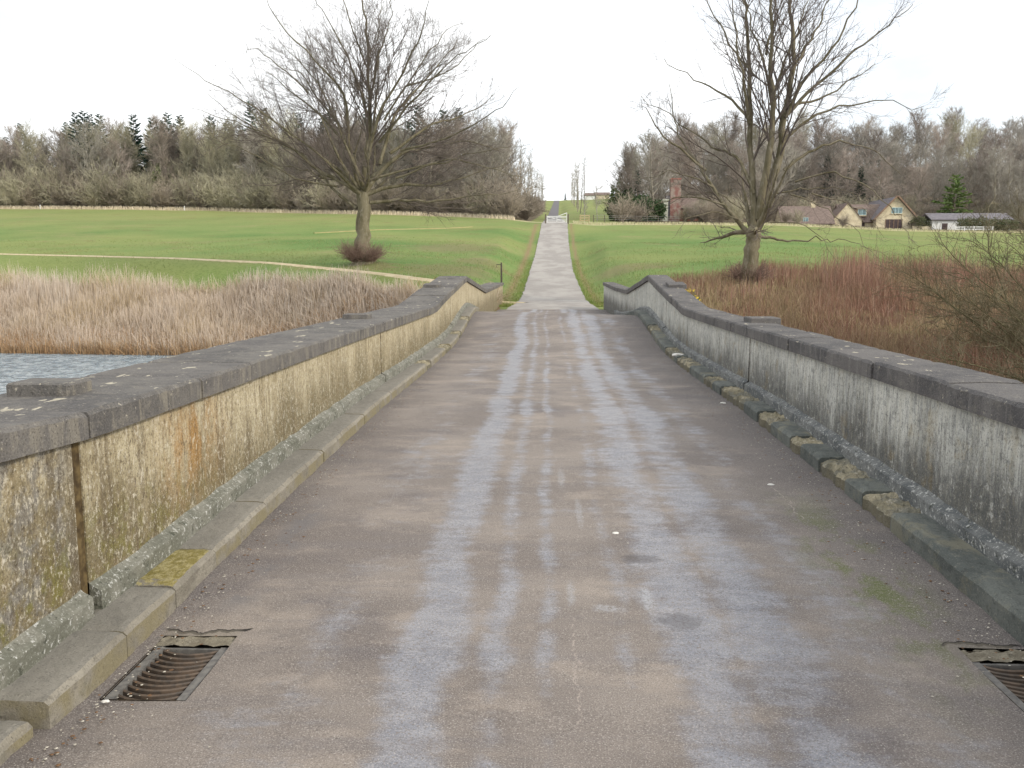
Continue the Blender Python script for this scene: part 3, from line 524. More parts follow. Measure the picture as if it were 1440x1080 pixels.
def kerb_stone(xw, xf, a, c, kind, root, drop=0.0, h=0.12, seed=0, label=None):
    """xw wall side, xf road face"""
    r = random.Random(seed); sg = 1 if xf > xw else -1; m = MB(); secs = []; n = max(3, int((c - a) / 0.04)); K = 9
    rough = kind == 'broken'
    ph = [r.uniform(0, 6.28) for _ in range(6)]
    for i in range(n + 1):
        Y = a + (c - a) * i / n; e = 0.010 if i in (0, n) else 0.0; sec = []
        ztop = deck_z(xf, Y) + h; zb = deck_z(xf, Y) - .12
        wob = r.uniform(-.003, .003) + (0.012 * math.sin(Y * 21 + ph[0]) + r.uniform(-.012, .012) if rough else 0.003 * math.sin(Y * 9 + ph[0]))
        sec.append((xw, Y, zb)); sec.append((xf + wob, Y, zb)); sec.append((xf + wob, Y, ztop - .03 - drop * (0.8 if rough else 0)))
        for j in range(K):
            u = j / (K - 1); x = (xf - sg*.016 + wob) * (1 - u) + xw * u
            z = ztop - e - (0.004 if j == 0 else 0)
            if rough:
                z -= drop * (0.95 - 0.55 * u) * (0.7 + 0.3 * math.sin(Y * 17 + u * 5 + ph[1])) + r.uniform(0, .014) + 0.014 * math.sin(Y * 33 + ph[2] + u * 9) * (1 if 0 < i < n else 0)
            else: z += r.uniform(-.0012, .0012) + .003 * math.sin(Y * 3 + ph[3] + u * 2)
            sec.append((x, Y, z))
        secs.append(sec)
    o = m.sweep(secs).build('kerb_stone', KM[kind], None, smooth=False); o.parent = root; o.matrix_parent_inverse = root.matrix_world.inverted()
    if label: o['label'] = label
    return o
kl = empty('stone_kerb', (-1.8, 3, 0), label='long smooth buff kerb stones along the foot of the cream parapet on the lake side', cat='kerb')
kr = empty('stone_kerb', (2.1, 3, 0), label='dark and crumbled yellow kerb stones along the foot of the grey parapet on the bramble side', cat='kerb')
bpy.context.view_layer.update()
Ls = [(-5, -3.2), (-3.2, -1.2), (-1.2, .6), (0.6, 1.75)]
for a, c in Ls: kerb_stone(-2.0, -1.77, a + .003, c - .003, 'smooth', kl, seed=int(a * 10) + 99)
kerb_stone(-2.0, -1.80, 1.76, 2.88, 'smooth', kl, h=0.06, seed=77)
L2 = [(2.93, 3.52, 'smooth'), (3.525, 4.02, 'smooth'), (4.025, 4.55, 'mossy'), (4.555, 5.42, 'smooth'), (5.425, 6.9, 'smooth'), (6.905, 8.5, 'smooth'), (8.505, 10.0, 'smooth'), (10.0, 11.6, 'smooth'), (11.6, 13.1, 'smooth'), (13.1, 13.6, 'broken'), (13.6, 15.6, 'smooth'), (15.6, 16.4, 'broken'), (16.4, 18.0, 'smooth'), (18.0, 18.5, 'broken'), (18.5, 20.0, 'smooth'), (20.0, 20.5, 'broken'), (20.5, 23.5, 'smooth')]
for a, c, k in L2: kerb_stone(-2.0, -1.765 - (.01 if k == 'broken' else 0), a + .003, c - .003, k, kl, drop=.03 if k == 'broken' else 0, h=.11, seed=int(a * 10), label='worn stone with yellow lichen' if k != 'smooth' else None)
R2 = [(-5, -3), (-3, -1), (-1, 1.2), (1.2, 2.6), (2.6, 4.05), (4.05, 5.3)]
for a, c in R2: kerb_stone(2.30, 2.085, a + .003, c - .003, 'dark', kr, seed=int(a * 10) + 300)
R3 = [(5.3, 5.78, 'broken'), (5.78, 6.12, 'dark'), (6.12, 6.72, 'broken'), (6.72, 7.22, 'dark'), (7.22, 7.55, 'broken'), (7.55, 8.2, 'dark'), (8.2, 8.75, 'broken'), (8.75, 9.35, 'dark'), (9.35, 10.6, 'broken'), (10.6, 11.1, 'dark'), (11.1, 11.7, 'broken'), (11.7, 12.9, 'dark'), (12.9, 14.2, 'broken'), (14.2, 14.6, 'dark'), (14.6, 15.6, 'broken'), (15.6, 17.6, 'dark'), (17.6, 18.3, 'broken'), (18.3, 20.4, 'dark'), (20.4, 24, 'dark')]
for a, c, k in R3: kerb_stone(2.30, 2.085 + (.006 if k == 'broken' else 0), a + .003, c - .003, k, kr, drop=.024 if k == 'broken' else 0, seed=int(a * 10) + 500, label='crumbled yellow stone, sunk below its neighbours' if k == 'broken' else None)

# ------------------------------------------------------------------ gully gratings
IR = simple('rusty_iron', (0.075, 0.062, 0.052), (0.13, 0.095, 0.07), 25, 0.6, bump=0.004); IRF = simple('worn_iron_frame', (0.12, 0.115, 0.11), (0.19, 0.18, 0.165), 30, 0.55, bump=0.004)
PIT = simple('silt', (0.02, 0.016, 0.012), (0.06, 0.045, 0.03), 30, 0.95); CON = mat_stone('broken_mortar', (0.20, 0.175, 0.13), (0.28, 0.25, 0.19), (0.12, 0.10, 0.07), 14)
def grating(g, label, mir):
    cx, cy = (g[0]+g[1])/2, (g[2]+g[3])/2; z = deck_z(cx, cy) - .022 - .006
    root = empty('drain_grating', (cx, cy - .03, z), label=label, cat='drain')
    x0, x1, y0, y1 = g[0]+.005-cx, g[1]-.005-cx, g[2]+.005-cy+.03, g[3]-.09-cy+.03
    m = MB(); w = .036
    m.box((x0, y0, -.03), (x0+w, y1, .004)).box((x1-w, y0, -.03), (x1, y1, .004)).box((x0+w, y0, -.03), (x1-w, y0+.014, .0)).box((x0+w, y1-.016, -.03), (x1-w, y1, .0)); m.build('frame', IRF, root)
    n = 11
    for i in range(n):
        t0 = (i + .5) / n; yb = y0 + .016 + (y1 - y0 - .034) * t0; secs = []
        for k in range(9):
            u = k / 8; x = x0 + w - .002 + (x1 - x0 - 2*w + .004) * u; yy = yb + (.042 * (2*u-1)**2 - .021); hw_ = .0088
            secs.append([(x, yy - hw_, -.035), (x, yy - hw_*.9, -.004), (x, yy, 0.0), (x, yy + hw_*.9, -.004), (x, yy + hw_, -.035)])
        MB().sweep(secs).build('bar', IR, root)
    b = MB().box((x0 - .02, y0 - .02, -.17), (x1 + .02, y1 + .1, -.16)); b.build('silt_bed', PIT, root)
    m = MB(); rr = random.Random(4); nx_, ny_ = 12, 5; vs = []
    for j in range(ny_ + 1):
        for i in range(nx_ + 1):
            vs.append((x0 - .012 + (x1 - x0 + .03) * i / nx_, y1 + .001 + (.10 + rr.uniform(-.008, .012)) * j / ny_, .010 + rr.uniform(-.006, .007)))
    idx = lambda i, j: j * (nx_ + 1) + i
    m._add(vs, [(idx(i, j), idx(i+1, j), idx(i+1, j+1), idx(i, j+1)) for j in range(ny_) for i in range(nx_)]); m.build('broken_mortar', CON, root)
    # opening sides so no light leaks in under the road sheet
    m = MB(); X0, X1, Y0, Y1 = g[0]-cx-.002, g[1]-cx+.002, g[2]-cy+.03-.002, g[3]-cy+.03+.002
    m.poly([(X0, Y0, .012), (X1, Y0, .012), (X1, Y0, -.2), (X0, Y0, -.2)]).poly([(X0, Y1, .012), (X1, Y1, .012), (X1, Y1, -.2), (X0, Y1, -.2)]).poly([(X0, Y0, .012), (X0, Y1, .012), (X0, Y1, -.2), (X0, Y0, -.2)]).poly([(X1, Y0, .012), (X1, Y1, .012), (X1, Y1, -.2), (X1, Y0, -.2)])
    m.build('pit_wall', PIT, root); return root
grating(GL, 'rusty curved-bar drain grating in the road beside the smooth buff kerb', 1)
grating(GR, 'rusty curved-bar drain grating in the road beside the dark kerb', -1)
# ragged cracked asphalt lip above each grating
def lip(g, name, label):
    m = MB(); rr = random.Random(int(g[0]*100)); pts = []
    yb = g[3]
    L = []; n = 18
    for i in range(n + 1):
        x = g[0] - .01 + (g[1] - g[0] + .10) * i / n if g is GL else g[0] - .10 + (g[1] - g[0] + .10) * i / n
        y = yb + .012 + .03 * math.sin(i * 1.1 + g[0]) * .6 + rr.uniform(-.008, .008); L.append((x, y))
    for i in range(n):
        (xa, ya), (xb, yb2) = L[i], L[i+1]; za, zb = deck_z(xa, ya) - .004, deck_z(xb, yb2) - .004; w0, w1 = .010 + rr.random()*.008, .010
        m.poly([(xa, ya - w0, za), (xb, yb2 - w1, zb), (xb, yb2 + w1, zb + .0), (xa, ya + w0, za + .0)])
    return m

# ------------------------------------------------------------------ loose grit and leaves on the bridge
def bits(name, n, fx, size, mat, seed, flat=.4, label=None):
    rg = np.random.default_rng(seed); V = []; F = []
    for i in range(n):
        x, y = fx(rg); z = deck_z(x, y); s = size * rg.uniform(.35, 1.2) ; a = rg.uniform(0, 6.28); b = len(V)
        for j in range(5):
            t = a + j * 1.2566; rr = s * rg.uniform(.6, 1.1); V.append((x + rr*math.cos(t), y + rr*math.sin(t), z + .001))
        V.append((x + s*.2, y, z + s*flat + .001))
        for j in range(5): F.append((b + j, b + (j+1) % 5, b + 5))
    o = link(name, np_mesh(name, V, np.array(F)), mat); return tag(o, label, kind='stuff')
GRIT = simple('stone_grit', (0.30, 0.27, 0.22), (0.60, 0.56, 0.48), 60, 0.9); LEAF = simple('dead_leaf', (0.10, 0.055, 0.03), (0.22, 0.13, 0.07), 60, 0.9)
def kerbside(rg):
    y = 2.2 + 20 * rg.random() ** 1.6; d = abs(rg.normal(0, .11)) + .01
    if rg.random() < .45: return XL + .03 + d, y
    return XR - .03 - d * 1.3, y
bits('loose_grit', 1500, kerbside, .0065, GRIT, 3, label='pale grit gathered along both kerbs')
bits('loose_grit', 260, lambda r: (r.uniform(-1.6, 1.9), 2.2 + 14 * r.random()), .005, GRIT, 4, label='scattered grit over the carriageway')
bits('leaf_litter', 900, kerbside, .010, LEAF, 5, .25, label='brown leaf crumbs gathered along both kerbs')
WH = simple('chalky_stone', (0.62, 0.60, 0.55), (0.78, 0.76, 0.72), 60, 0.9)
def pebble(x, y, s, label, mat=WH, z=None):
    m = MB(); rr = random.Random(int(x*1000)); secs = []
    for zf, rf in [(0, .8), (.25, 1.0), (.6, .8), (.8, .35)]:
        secs.append([(math.cos(a)*s*rf*rr.uniform(.8, 1.25)*1.4, math.sin(a)*s*rf*rr.uniform(.8, 1.2), s*zf*.8) for a in [k*6.283/7 for k in range(7)]])
    o = m.sweep(secs).build('pebble', mat); o.location = (x, y, (deck_z(x, y) if z is None else z) - .002); tag(o, label, 'pebble'); return o
pebble(-1.66, 3.12, .012, 'small white stone at the near corner of the grating by the buff kerb')
pebble(.42, 5.15, .016, 'white chip lying right of the middle of the road')
pebble(1.62, 6.3, .018, 'white chip on the dark road edge before the crumbled kerb')
pebble(2.13, 14.4, .07, 'largest white lump resting on the crumbled kerb', z=deck_z(2.1, 14.4) + .1)
pebble(1.98, 9.9, .026, 'white lump in the gutter beside the crumbled kerb')

# ------------------------------------------------------------------ grasses, reeds, brambles (stuff)
def blades(name, P, H, lean, w, mat, label, bend=.5, seed=0, kind='stuff', cat=None, segs=3):
    rg = np.random.default_rng(seed); n = len(P); a = rg.uniform(0, 2*math.pi, n); L = lean * np.abs(rg.normal(0, 1, n)) * H
    d = np.stack([np.cos(a), np.sin(a), np.zeros(n)], 1); wa = rg.uniform(0, 2*math.pi, n); wd = np.stack([np.cos(wa), np.sin(wa), np.zeros(n)], 1) * (w * rg.uniform(.6, 1.3, n))[:, None]
    V = np.empty((n, (segs + 1) * 2, 3)); 
    for k in range(segs + 1):
        t = k / segs; c = P + np.stack([np.zeros(n), np.zeros(n), H * (t - .25 * bend * t * t * np.minimum(1.5, L / H * 2))], 1) + d * (L * (t ** (1 + bend)))[:, None]
        ww = wd * (1 - t * .8); V[:, 2*k] = c - ww; V[:, 2*k+1] = c + ww
    base = (np.arange(n) * (segs + 1) * 2)[:, None]; F = []
    for k in range(segs): F.append(base + np.array([[2*k, 2*k+1, 2*k+3, 2*k+2]]))
    V = V.reshape(-1, 3); F = np.concatenate(F)
    r = np.repeat(rg.random(n), (segs + 1) * 2); hh = np.tile(np.repeat(np.linspace(0, 1, segs + 1), 2), n)
    me = np_mesh(name, V, F, False, {'rv': np.stack([r, hh, r], 1)}); o = link(name, me, mat); return tag(o, label, kind=kind, cat=cat)
def mat_blade(name, cols, patch=None, pscale=.12, tip=None):
    t = NT(name); c, _ = t.attr('rv'); x = t.n.new('ShaderNodeSeparateColor'); t.l.new(c, x.inputs[0]); r = x.outputs[0]; h = x.outputs[1]
    ra = t.n.new('ShaderNodeValToRGB'); ra.color_ramp.interpolation = 'LINEAR'; el = ra.color_ramp.elements
    while len(el) < len(cols): el.new(.5)
    for i, cc in enumerate(cols): el[i].position = i / (len(cols) - 1); el[i].color = (*cc, 1)
    t.l.new(r, ra.inputs[0]); col = ra.outputs[0]
    if patch: col = t.mix(t.mul(t.ss(t.noise(pscale, 4, .6), .42, .6), .8), col, patch)
    if tip: col = t.mix(t.mul(t.ss(h, .55, 1), .8), col, tip)
    t.b.inputs['Subsurface Weight'].default_value = 0; return t.done(col, .85, .15)
def scatter(n, f, seed):
    rg = np.random.default_rng(seed); X, Y = f(rg, n); return np.stack([X, Y, ground(X, Y)], 1), rg
def reeds():
    def f(rg, n):
        s = -0.055 - rg.random(n) ** .8 * 1.2; t = rg.random(n); lo, hi = reed_lo(s), reed_hi(s); Y = lo + (hi - lo) * t; return s * Y, Y
    P, rg = scatter(80000, f, 21); s = P[:, 0] / P[:, 1]; t = (P[:, 1] - reed_lo(s)) / (reed_hi(s) - reed_lo(s))
    cl = .5 + .5 * np.sin(P[:, 0] * .9 + np.sin(P[:, 1] * .8) * 2) ; cl2 = .5 + .5 * np.sin(P[:, 0] * .31 + P[:, 1] * .4 + 1.1)
    H = (0.85 + .45 * t) * (.62 + .45 * cl + .35 * cl2) * rg.uniform(.4, 1.3, len(P)) * np.interp(s, [-.42, -.28], [1, .62])
    blades('reed_bed', P, H, .28, .017, mat_blade('dry_reed', [(0.34, 0.26, 0.18), (0.52, 0.42, 0.32), (0.68, 0.58, 0.47), (0.44, 0.34, 0.25)], (0.50, 0.39, 0.24), .16, (0.66, 0.57, 0.49)), 'dry pinkish buff reeds filling the bank between water and path', .6, 1)
    q = rg.random(len(P)) < .26; Pb = P[q]
    blades('bent_reeds', Pb, rg.uniform(.7, 1.5, len(Pb)) * np.interp(Pb[:, 0] / Pb[:, 1], [-.3, -.15], [1, .7]), 1.0, .016, mat_blade('bent_reed', [(0.36, 0.27, 0.19), (0.52, 0.43, 0.34), (0.66, 0.57, 0.47)]), 'broken and bent pale stems among the reeds', .7, 11)
    def f2(rg, n):
        s = -0.055 - rg.random(n) ** .8 * 1.2; Y = reed_lo(s) - .3 + 3.2 * rg.random(n) ** 1.3; return s * Y, Y
    P, rg = scatter(21000, f2, 22); P[:, 2] = np.maximum(P[:, 2], -2.9)
    blades('reed_litter', P, rg.uniform(.4, 1.1, len(P)), .9, .017, mat_blade('fallen_reed', [(0.36, 0.22, 0.12), (0.50, 0.34, 0.19), (0.30, 0.19, 0.11)]), 'collapsed brown reeds at the water edge', .9, 2)
    def f3(rg, n):
        s = -0.13 - rg.random(n) ** .8 * 1.1; Y = reed_hi(s) - .2 - 4.5 * rg.random(n) ** 2; return s * Y, Y
    P, rg = scatter(6500, f3, 23); cz_ = np.sin(P[:, 0] * .35) + .6 * np.sin(P[:, 0] * 1.1 + P[:, 1]) > .45; P = P[cz_]
    blades('tall_reeds', P, rg.uniform(0.9, 1.75, len(P)) * np.interp(P[:, 0] / P[:, 1], [-.42, -.28], [1, .55]), .16, .02, mat_blade('pale_reed', [(0.55, 0.48, 0.40), (0.68, 0.61, 0.53)]), 'taller pale reeds standing above the back of the reed bed', .3, 3)
reeds()
def brambles():
    def reg(rg, n, lo=21.0, pw=1.0):
        s = 0.085 + rg.random(n) ** .85 * .62; hi = bram_hi(s); Y = lo + (hi - lo) * rg.random(n) ** pw; ok = s * Y > 3.4; s, Y = s[ok], Y[ok]; return s * Y, Y
    P, rg = scatter(60000, lambda r, n: reg(r, n, 20, .85), 31); clump = .5 + .5 * np.sin(P[:, 0] * .7 + 2 * np.sin(P[:, 1] * .45)); w = np.sin(P[:, 0] * 1.7 + P[:, 1] * 1.1)
    keep = (clump + .25 * w + rg.normal(0, .2, len(P))) > .12; P = P[keep]; clump = clump[keep]; H = (.35 + .55 * clump) * rg.uniform(.5, 1.25, len(P)) * np.interp(P[:, 0], [5, 9, 14], [.55, .8, 1.15])
    blades('bramble_bank', P, H, .45, .008, mat_blade('bramble_stem', [(0.19, 0.09, 0.065), (0.33, 0.18, 0.13), (0.25, 0.15, 0.10), (0.45, 0.32, 0.24)], (0.24, 0.18, 0.11), .25), 'reddish brown bramble and dead willowherb stems on the bank', .7, 5)
    P, rg = scatter(34000, lambda r, n: reg(r, n, 20, .8), 32); k = np.sin(P[:, 0] * .55 + 4) + np.sin(P[:, 1] * .6 + P[:, 0] * .2) + rg.normal(0, .6, len(P)) > -.8; P = P[k]
    blades('rough_grass', P, rg.uniform(.25, .6, len(P)), .5, .010, mat_blade('rough_grass_blade', [(0.22, 0.19, 0.08), (0.36, 0.28, 0.16), (0.46, 0.36, 0.23), (0.30, 0.22, 0.12)]), 'straw and green rough grass between the brambles', .8, 6)
    def f(rg, n):
        s = np.clip(.30 + rg.normal(0, 1, n) * .14, .12, .7); Y = bram_hi(s) - rg.random(n) * 9; k = np.sin(s * 60) + np.sin(s * 23 + Y) + rg.normal(0, .5, n) > .2; return (s * Y)[k], Y[k]
    P, rg = scatter(9000, f, 33)
    blades('dogwood_stems', P, rg.uniform(.7, 1.6, len(P)) * np.interp(P[:, 0], [8, 11, 14], [.45, .7, 1]), .14, .009, mat_blade('red_stem', [(0.26, 0.13, 0.095), (0.40, 0.24, 0.18), (0.30, 0.21, 0.16)]), 'upright thin red stems along the top of the bank', .4, 7)
brambles()
def tufts():
    def f(rg, n):
        Y = 40 + 50 * rg.random(n) ** 1.6; s = rg.uniform(-.62, .58, n); X = s * Y; d = np.abs(X - road_x(Y)) > road_hw(Y) + .6; e = np.where(s < 0, Y > reed_hi(np.minimum(s, -.08)) + .8, Y > bram_hi(np.maximum(s, .08)) + .3); c = np.sin(X * .5) * np.sin(Y * .4) + rg.normal(0, .6, n) > 0; k = d & e & c; k &= path_d(X, Y) > .7; return X[k], Y[k]
    P, rg = scatter(110000, f, 47)
    blades('pasture_tufts', P, rg.uniform(.04, .15, len(P)), .6, .012, mat_blade('pasture_blade', [(0.10, 0.17, 0.045), (0.20, 0.26, 0.08), (0.33, 0.32, 0.15)], (0.26, 0.24, 0.11), .3), 'short tufts of pasture grass nearest the bridge', .6, 12)
tufts()
def verge():
    def f(rg, n):
        s = np.concatenate([-0.035 - rg.random(n) * .75, np.array([])]); Y = edge_y(s) + rg.normal(0, .8, n); return s * Y, Y
    P, rg = scatter(9000, f, 41); m = mat_blade('pale_grass', [(0.58, 0.50, 0.36), (0.70, 0.62, 0.47)])
    blades('dry_grass_verge', P, rg.uniform(.3, .75, len(P)), .3, .05, m, 'pale dry grass edging the far side of the pasture before the conifer wood', .5, 8)
    def f(rg, n):
        s = 0.03 + rg.random(n) ** 1.3 * .6; Y = edge_y(s) + rg.normal(0, .6, n); return s * Y, Y
    P, rg = scatter(5000, f, 42)
    blades('dry_grass_verge', P, rg.uniform(.15, .45, len(P)), .3, .05, mat_blade('pale_green_grass', [(0.45, 0.45, 0.25), (0.62, 0.58, 0.40)]), 'pale grass edging the far side of the pasture before the house', .5, 9)
    def f(rg, n):
        Y = 38 + 40 * rg.random(n) ** 1.5; sd = np.where(rg.random(n) < .5, -1, 1); X = road_x(Y) + sd * (road_hw(Y) + .05 + np.abs(rg.normal(0, .45, n))); return X, Y
    P, rg = scatter(9000, f, 43)
    blades('verge_grass', P, rg.uniform(.04, .13, len(P)), .5, .008, mat_blade('verge_blade', [(0.10, 0.17, 0.03), (0.2, 0.26, 0.06), (0.34, 0.30, 0.14)]), 'short grass along both edges of the drive', .6, 10)
verge()

# ------------------------------------------------------------------ trees
def unit(v): return v / (np.linalg.norm(v) + 1e-9)
def side_dir(d, ang, rg, up=0.0):
    r = rg.normal(0, 1, 3); p = unit(np.cross(d, r)); v = d * math.cos(ang) + p * math.sin(ang); v[2] += up; return unit(v)
def branch(p, d, L, r, nseg, rg, jit=.12, up=.05, taper=.25):
    P = [p]; R = [r]
    for i in range(nseg):
        d = unit(d + rg.normal(0, jit, 3) + np.array([0, 0, up])); P.append(P[-1] + d * L / nseg); R.append(r * (1 - (1 - taper) * (i + 1) / nseg))
    return np.array(P), np.array(R)
def along(P, t):
    k = t * (len(P) - 1); i = min(int(k), len(P) - 2); f = k - i; return P[i] * (1 - f) + P[i+1] * f, unit(P[i+1] - P[i])
def sprout(parent, lvl, spec, out, rg):
    """spec[lvl] = (per metre, angle, length ratio, min len, radius ratio, nseg, up, jit, tstart)"""
    if lvl >= len(spec): return
    P, R, Lp = parent; den, ang, lr, mn, rr, ns, up, jit, t0 = spec[lvl]
    n = rg.poisson(den * Lp * (1 - t0))
    for _ in range(n):
        t = t0 + (1 - t0) * rg.random() ** .85; p, d = along(P, t); L = max(mn, Lp * lr * (1.05 - .6 * t) * rg.uniform(.6, 1.3)); r = max(min(np.interp(t, np.linspace(0, 1, len(R)), R) * rr, .014 + .009*L), spec_min)
        Q, RR = branch(p, side_dir(d, ang * rg.uniform(.7, 1.35), rg, up), L, r, ns, rg, jit, up, .35); out[lvl].append((Q, RR)); sprout((Q, RR, L), lvl + 1, spec, out, rg)
spec_min = .0055
BARK = NT('beech_bark'); _p = BARK.xyz(); _c = BARK.mix(BARK.ss(BARK.noise(2.2, 5, .65, sc=(1, 1, .35)), .4, .6), (0.205, 0.18, 0.12), (0.125, 0.11, 0.065)); _c = BARK.mix(BARK.mul(BARK.ss(BARK.noise(9, 5, .7, sc=(1, 1, .3)), .5, .65), .6), _c, (0.30, 0.27, 0.21)); BARK.bump(BARK.noise(14, 4, .7, sc=(1, 1, .25)), .7, .04); BARK = BARK.done(_c, .92, .15)
TWIG = simple('twig_bark', (0.125, 0.103, 0.088), (0.185, 0.152, 0.13), 1.2, .95); TWIG2 = simple('twig_bark_brown', (0.12, 0.10, 0.078), (0.17, 0.15, 0.115), 1.2, .95)
def big_tree(name, base, sc, limbs, trunk, spec, seed, label, cat, origin, depthf=.55, depth_limbs=6, flare=1.5, dome=None):
    rg = np.random.default_rng(seed); x0, y0 = origin; thick = []; out = [[] for _ in spec]
    root = empty(name, base, label=label, cat=cat)
    def cv(pt, dep=0.0): return np.array([(pt[0] - x0) * sc, dep, (y0 - pt[1]) * sc])
    def densify(P, R, n=4):
        P = np.array(P); R = np.array(R); m = (len(P) - 1) * n + 1; t = np.linspace(0, len(P) - 1, m); q = np.stack([np.interp(t, np.arange(len(P)), P[:, k]) for k in range(3)], 1)
        for _ in range(2): q[1:-1] = (q[:-2] + q[1:-1] * 2 + q[2:]) / 4
        q[1:-1] += rg.normal(0, .06, (m - 2, 3)) * np.linspace(.3, 1.3, m - 2)[:, None]; return q, np.interp(t, np.arange(len(P)), R)
    TP = [cv(p) for p in trunk[0]]; tq, tr = densify(TP, trunk[1]); 
    tq2 = np.vstack([tq[0] - [0, 0, .3], tq]); tr2 = np.concatenate([[tr[0] * flare], tr]); tr2[1] *= (1 + flare) / 2
    trunkp = [(tq2, tr2)]
    allb = []
    for L in limbs:
        pts, r0, r1 = L[0], L[1], L[2]; dd = L[3] if len(L) > 3 else rg.uniform(-1, 1) * depthf
        n = len(pts); l = np.linspace(0, 1, n); ext = np.hypot(pts[-1][0] - pts[0][0], pts[-1][1] - pts[0][1]) * sc
        P = [cv(p, dd * ext * (t ** 1.2)) for p, t in zip(pts, l)]; R = r1 + (r0 * .82 - r1) * (1 - l) ** 1.25; q, r = densify(P, R); thick.append((q, r)); allb.append((q, r, ext))
    for k in range(depth_limbs):  # limbs towards and away from the viewer
        a = math.pi / 2 * (1 if k % 2 else -1) + rg.uniform(-.8, .8); el = rg.uniform(.15, 1.1); p, _ = along(tq, 1.0); d = np.array([math.cos(a) * math.cos(el), math.sin(a) * math.cos(el), math.sin(el)])
        Ln = rg.uniform(.45, .68) * trunk[2]; Q, R = branch(p - [0, 0, rg.uniform(0, .3)], d, Ln, trunk[1][-1] * .42, 9, rg, .10, .05, .12); thick.append((Q, R)); allb.append((Q, R, Ln))
    for q, r, ext in allb: sprout((q, r, max(ext, 1.5)), 0, spec, out, rg)
    V, F = tubes(trunkp, 14); link('trunk', np_mesh('trunk', V, F, True), BARK, root)
    V, F = tubes(thick, 8); link('limbs', np_mesh('limbs', V, F, True), BARK, root)
    tw = [p for l in out for p in l]
    if dome:
        def ok(p): e = p[0][-1]; k = 55 / (55 + e[1]); return abs(e[0] * k) < 9.6 and e[2] * k < dome * (1 - (abs(e[0] * k) / 10.2) ** 3) ** .5
        tw = [p for p in tw if ok(p)]
    V, F = tubes(tw, 3); o = link('crown', np_mesh('crown', V, F, True), TWIG, root); return root
LT = [([(575,760),(600,560),(610,400),(600,200),(585,40),(560,-10)], .24, .02, .05), ([(580,750),(640,660),(720,590),(820,570),(960,540),(1080,575)], .22, .02), ([(640,640),(690,440),(740,360),(860,200),(900,110)], .15, .015),
 ([(590,750),(700,710),(830,715),(950,680),(1120,620)], .17, .015), ([(600,780),(700,770),(850,775),(1000,750),(1160,725)], .14, .012), ([(560,745),(480,690),(400,660),(330,580),(220,540),(90,460),(0,380)], .19, .012), ([(550,800),(470,740),(420,680),(300,640),(200,640)], .14, .012),
 ([(560,730),(530,560),(540,400),(450,300),(330,180),(300,100)], .17, .012), ([(560,700),(480,480),(380,380),(280,250),(180,215)], .15, .012), ([(590,650),(640,480),(760,330),(830,230),(880,100)], .15, .012), ([(610,420),(650,250),(700,150),(725,30)], .10, .01),
 ([(545,600),(400,440),(250,330),(125,235)], .13, .01), ([(680,600),(830,480),(960,440),(1080,320)], .13, .01), ([(600,470),(560,300),(480,150),(430,40)], .11, .01), ([(605,300),(560,180),(540,60),(520,0)], .07, .01), ([(720,590),(900,560),(1100,480),(1170,420)], .09, .01), ([(440,690),(300,560),(150,500),(20,470)], .09, .01), ([(620,500),(640,350),(640,200),(660,40)], .10, .01), ([(600,700),(760,650),(930,620),(1080,660),(1190,700)], .10, .01), ([(560,720),(420,600),(260,480),(120,400),(20,330)], .11, .01), ([(640,560),(800,400),(950,300),(1090,250)], .10, .01), ([(520,560),(420,360),(320,240),(230,160)], .09, .01), ([(700,690),(850,640),(1000,600),(1170,580)], .08, .01), ([(480,720),(340,700),(200,610),(70,560)], .08, .01), ([(660,480),(780,300),(880,160),(960,120)], .08, .01), ([(740,360),(870,330),(1000,230),(1060,180)], .07, .01), ([(380,380),(300,300),(180,210),(130,230)], .07, .01)]
big_tree('bare_beech_tree', (-11.3, 55, 1.95), .0163, LT, ([(570,1000),(570,900),(575,800),(578,740)], [.52, .43, .40, .36], 8.5),
 [(3.2, .58, .50, .9, .36, 6, .04, .14, .12), (3.1, .55, .46, .5, .6, 5, .04, .15, .12), (3.4, .6, .5, .4, .7, 4, .03, .17, .1)], 3, 'wide spreading bare beech with a thick short trunk, on the pasture left of the drive', 'tree', (570, 1000), .7, 8, 1.5, 15.7)
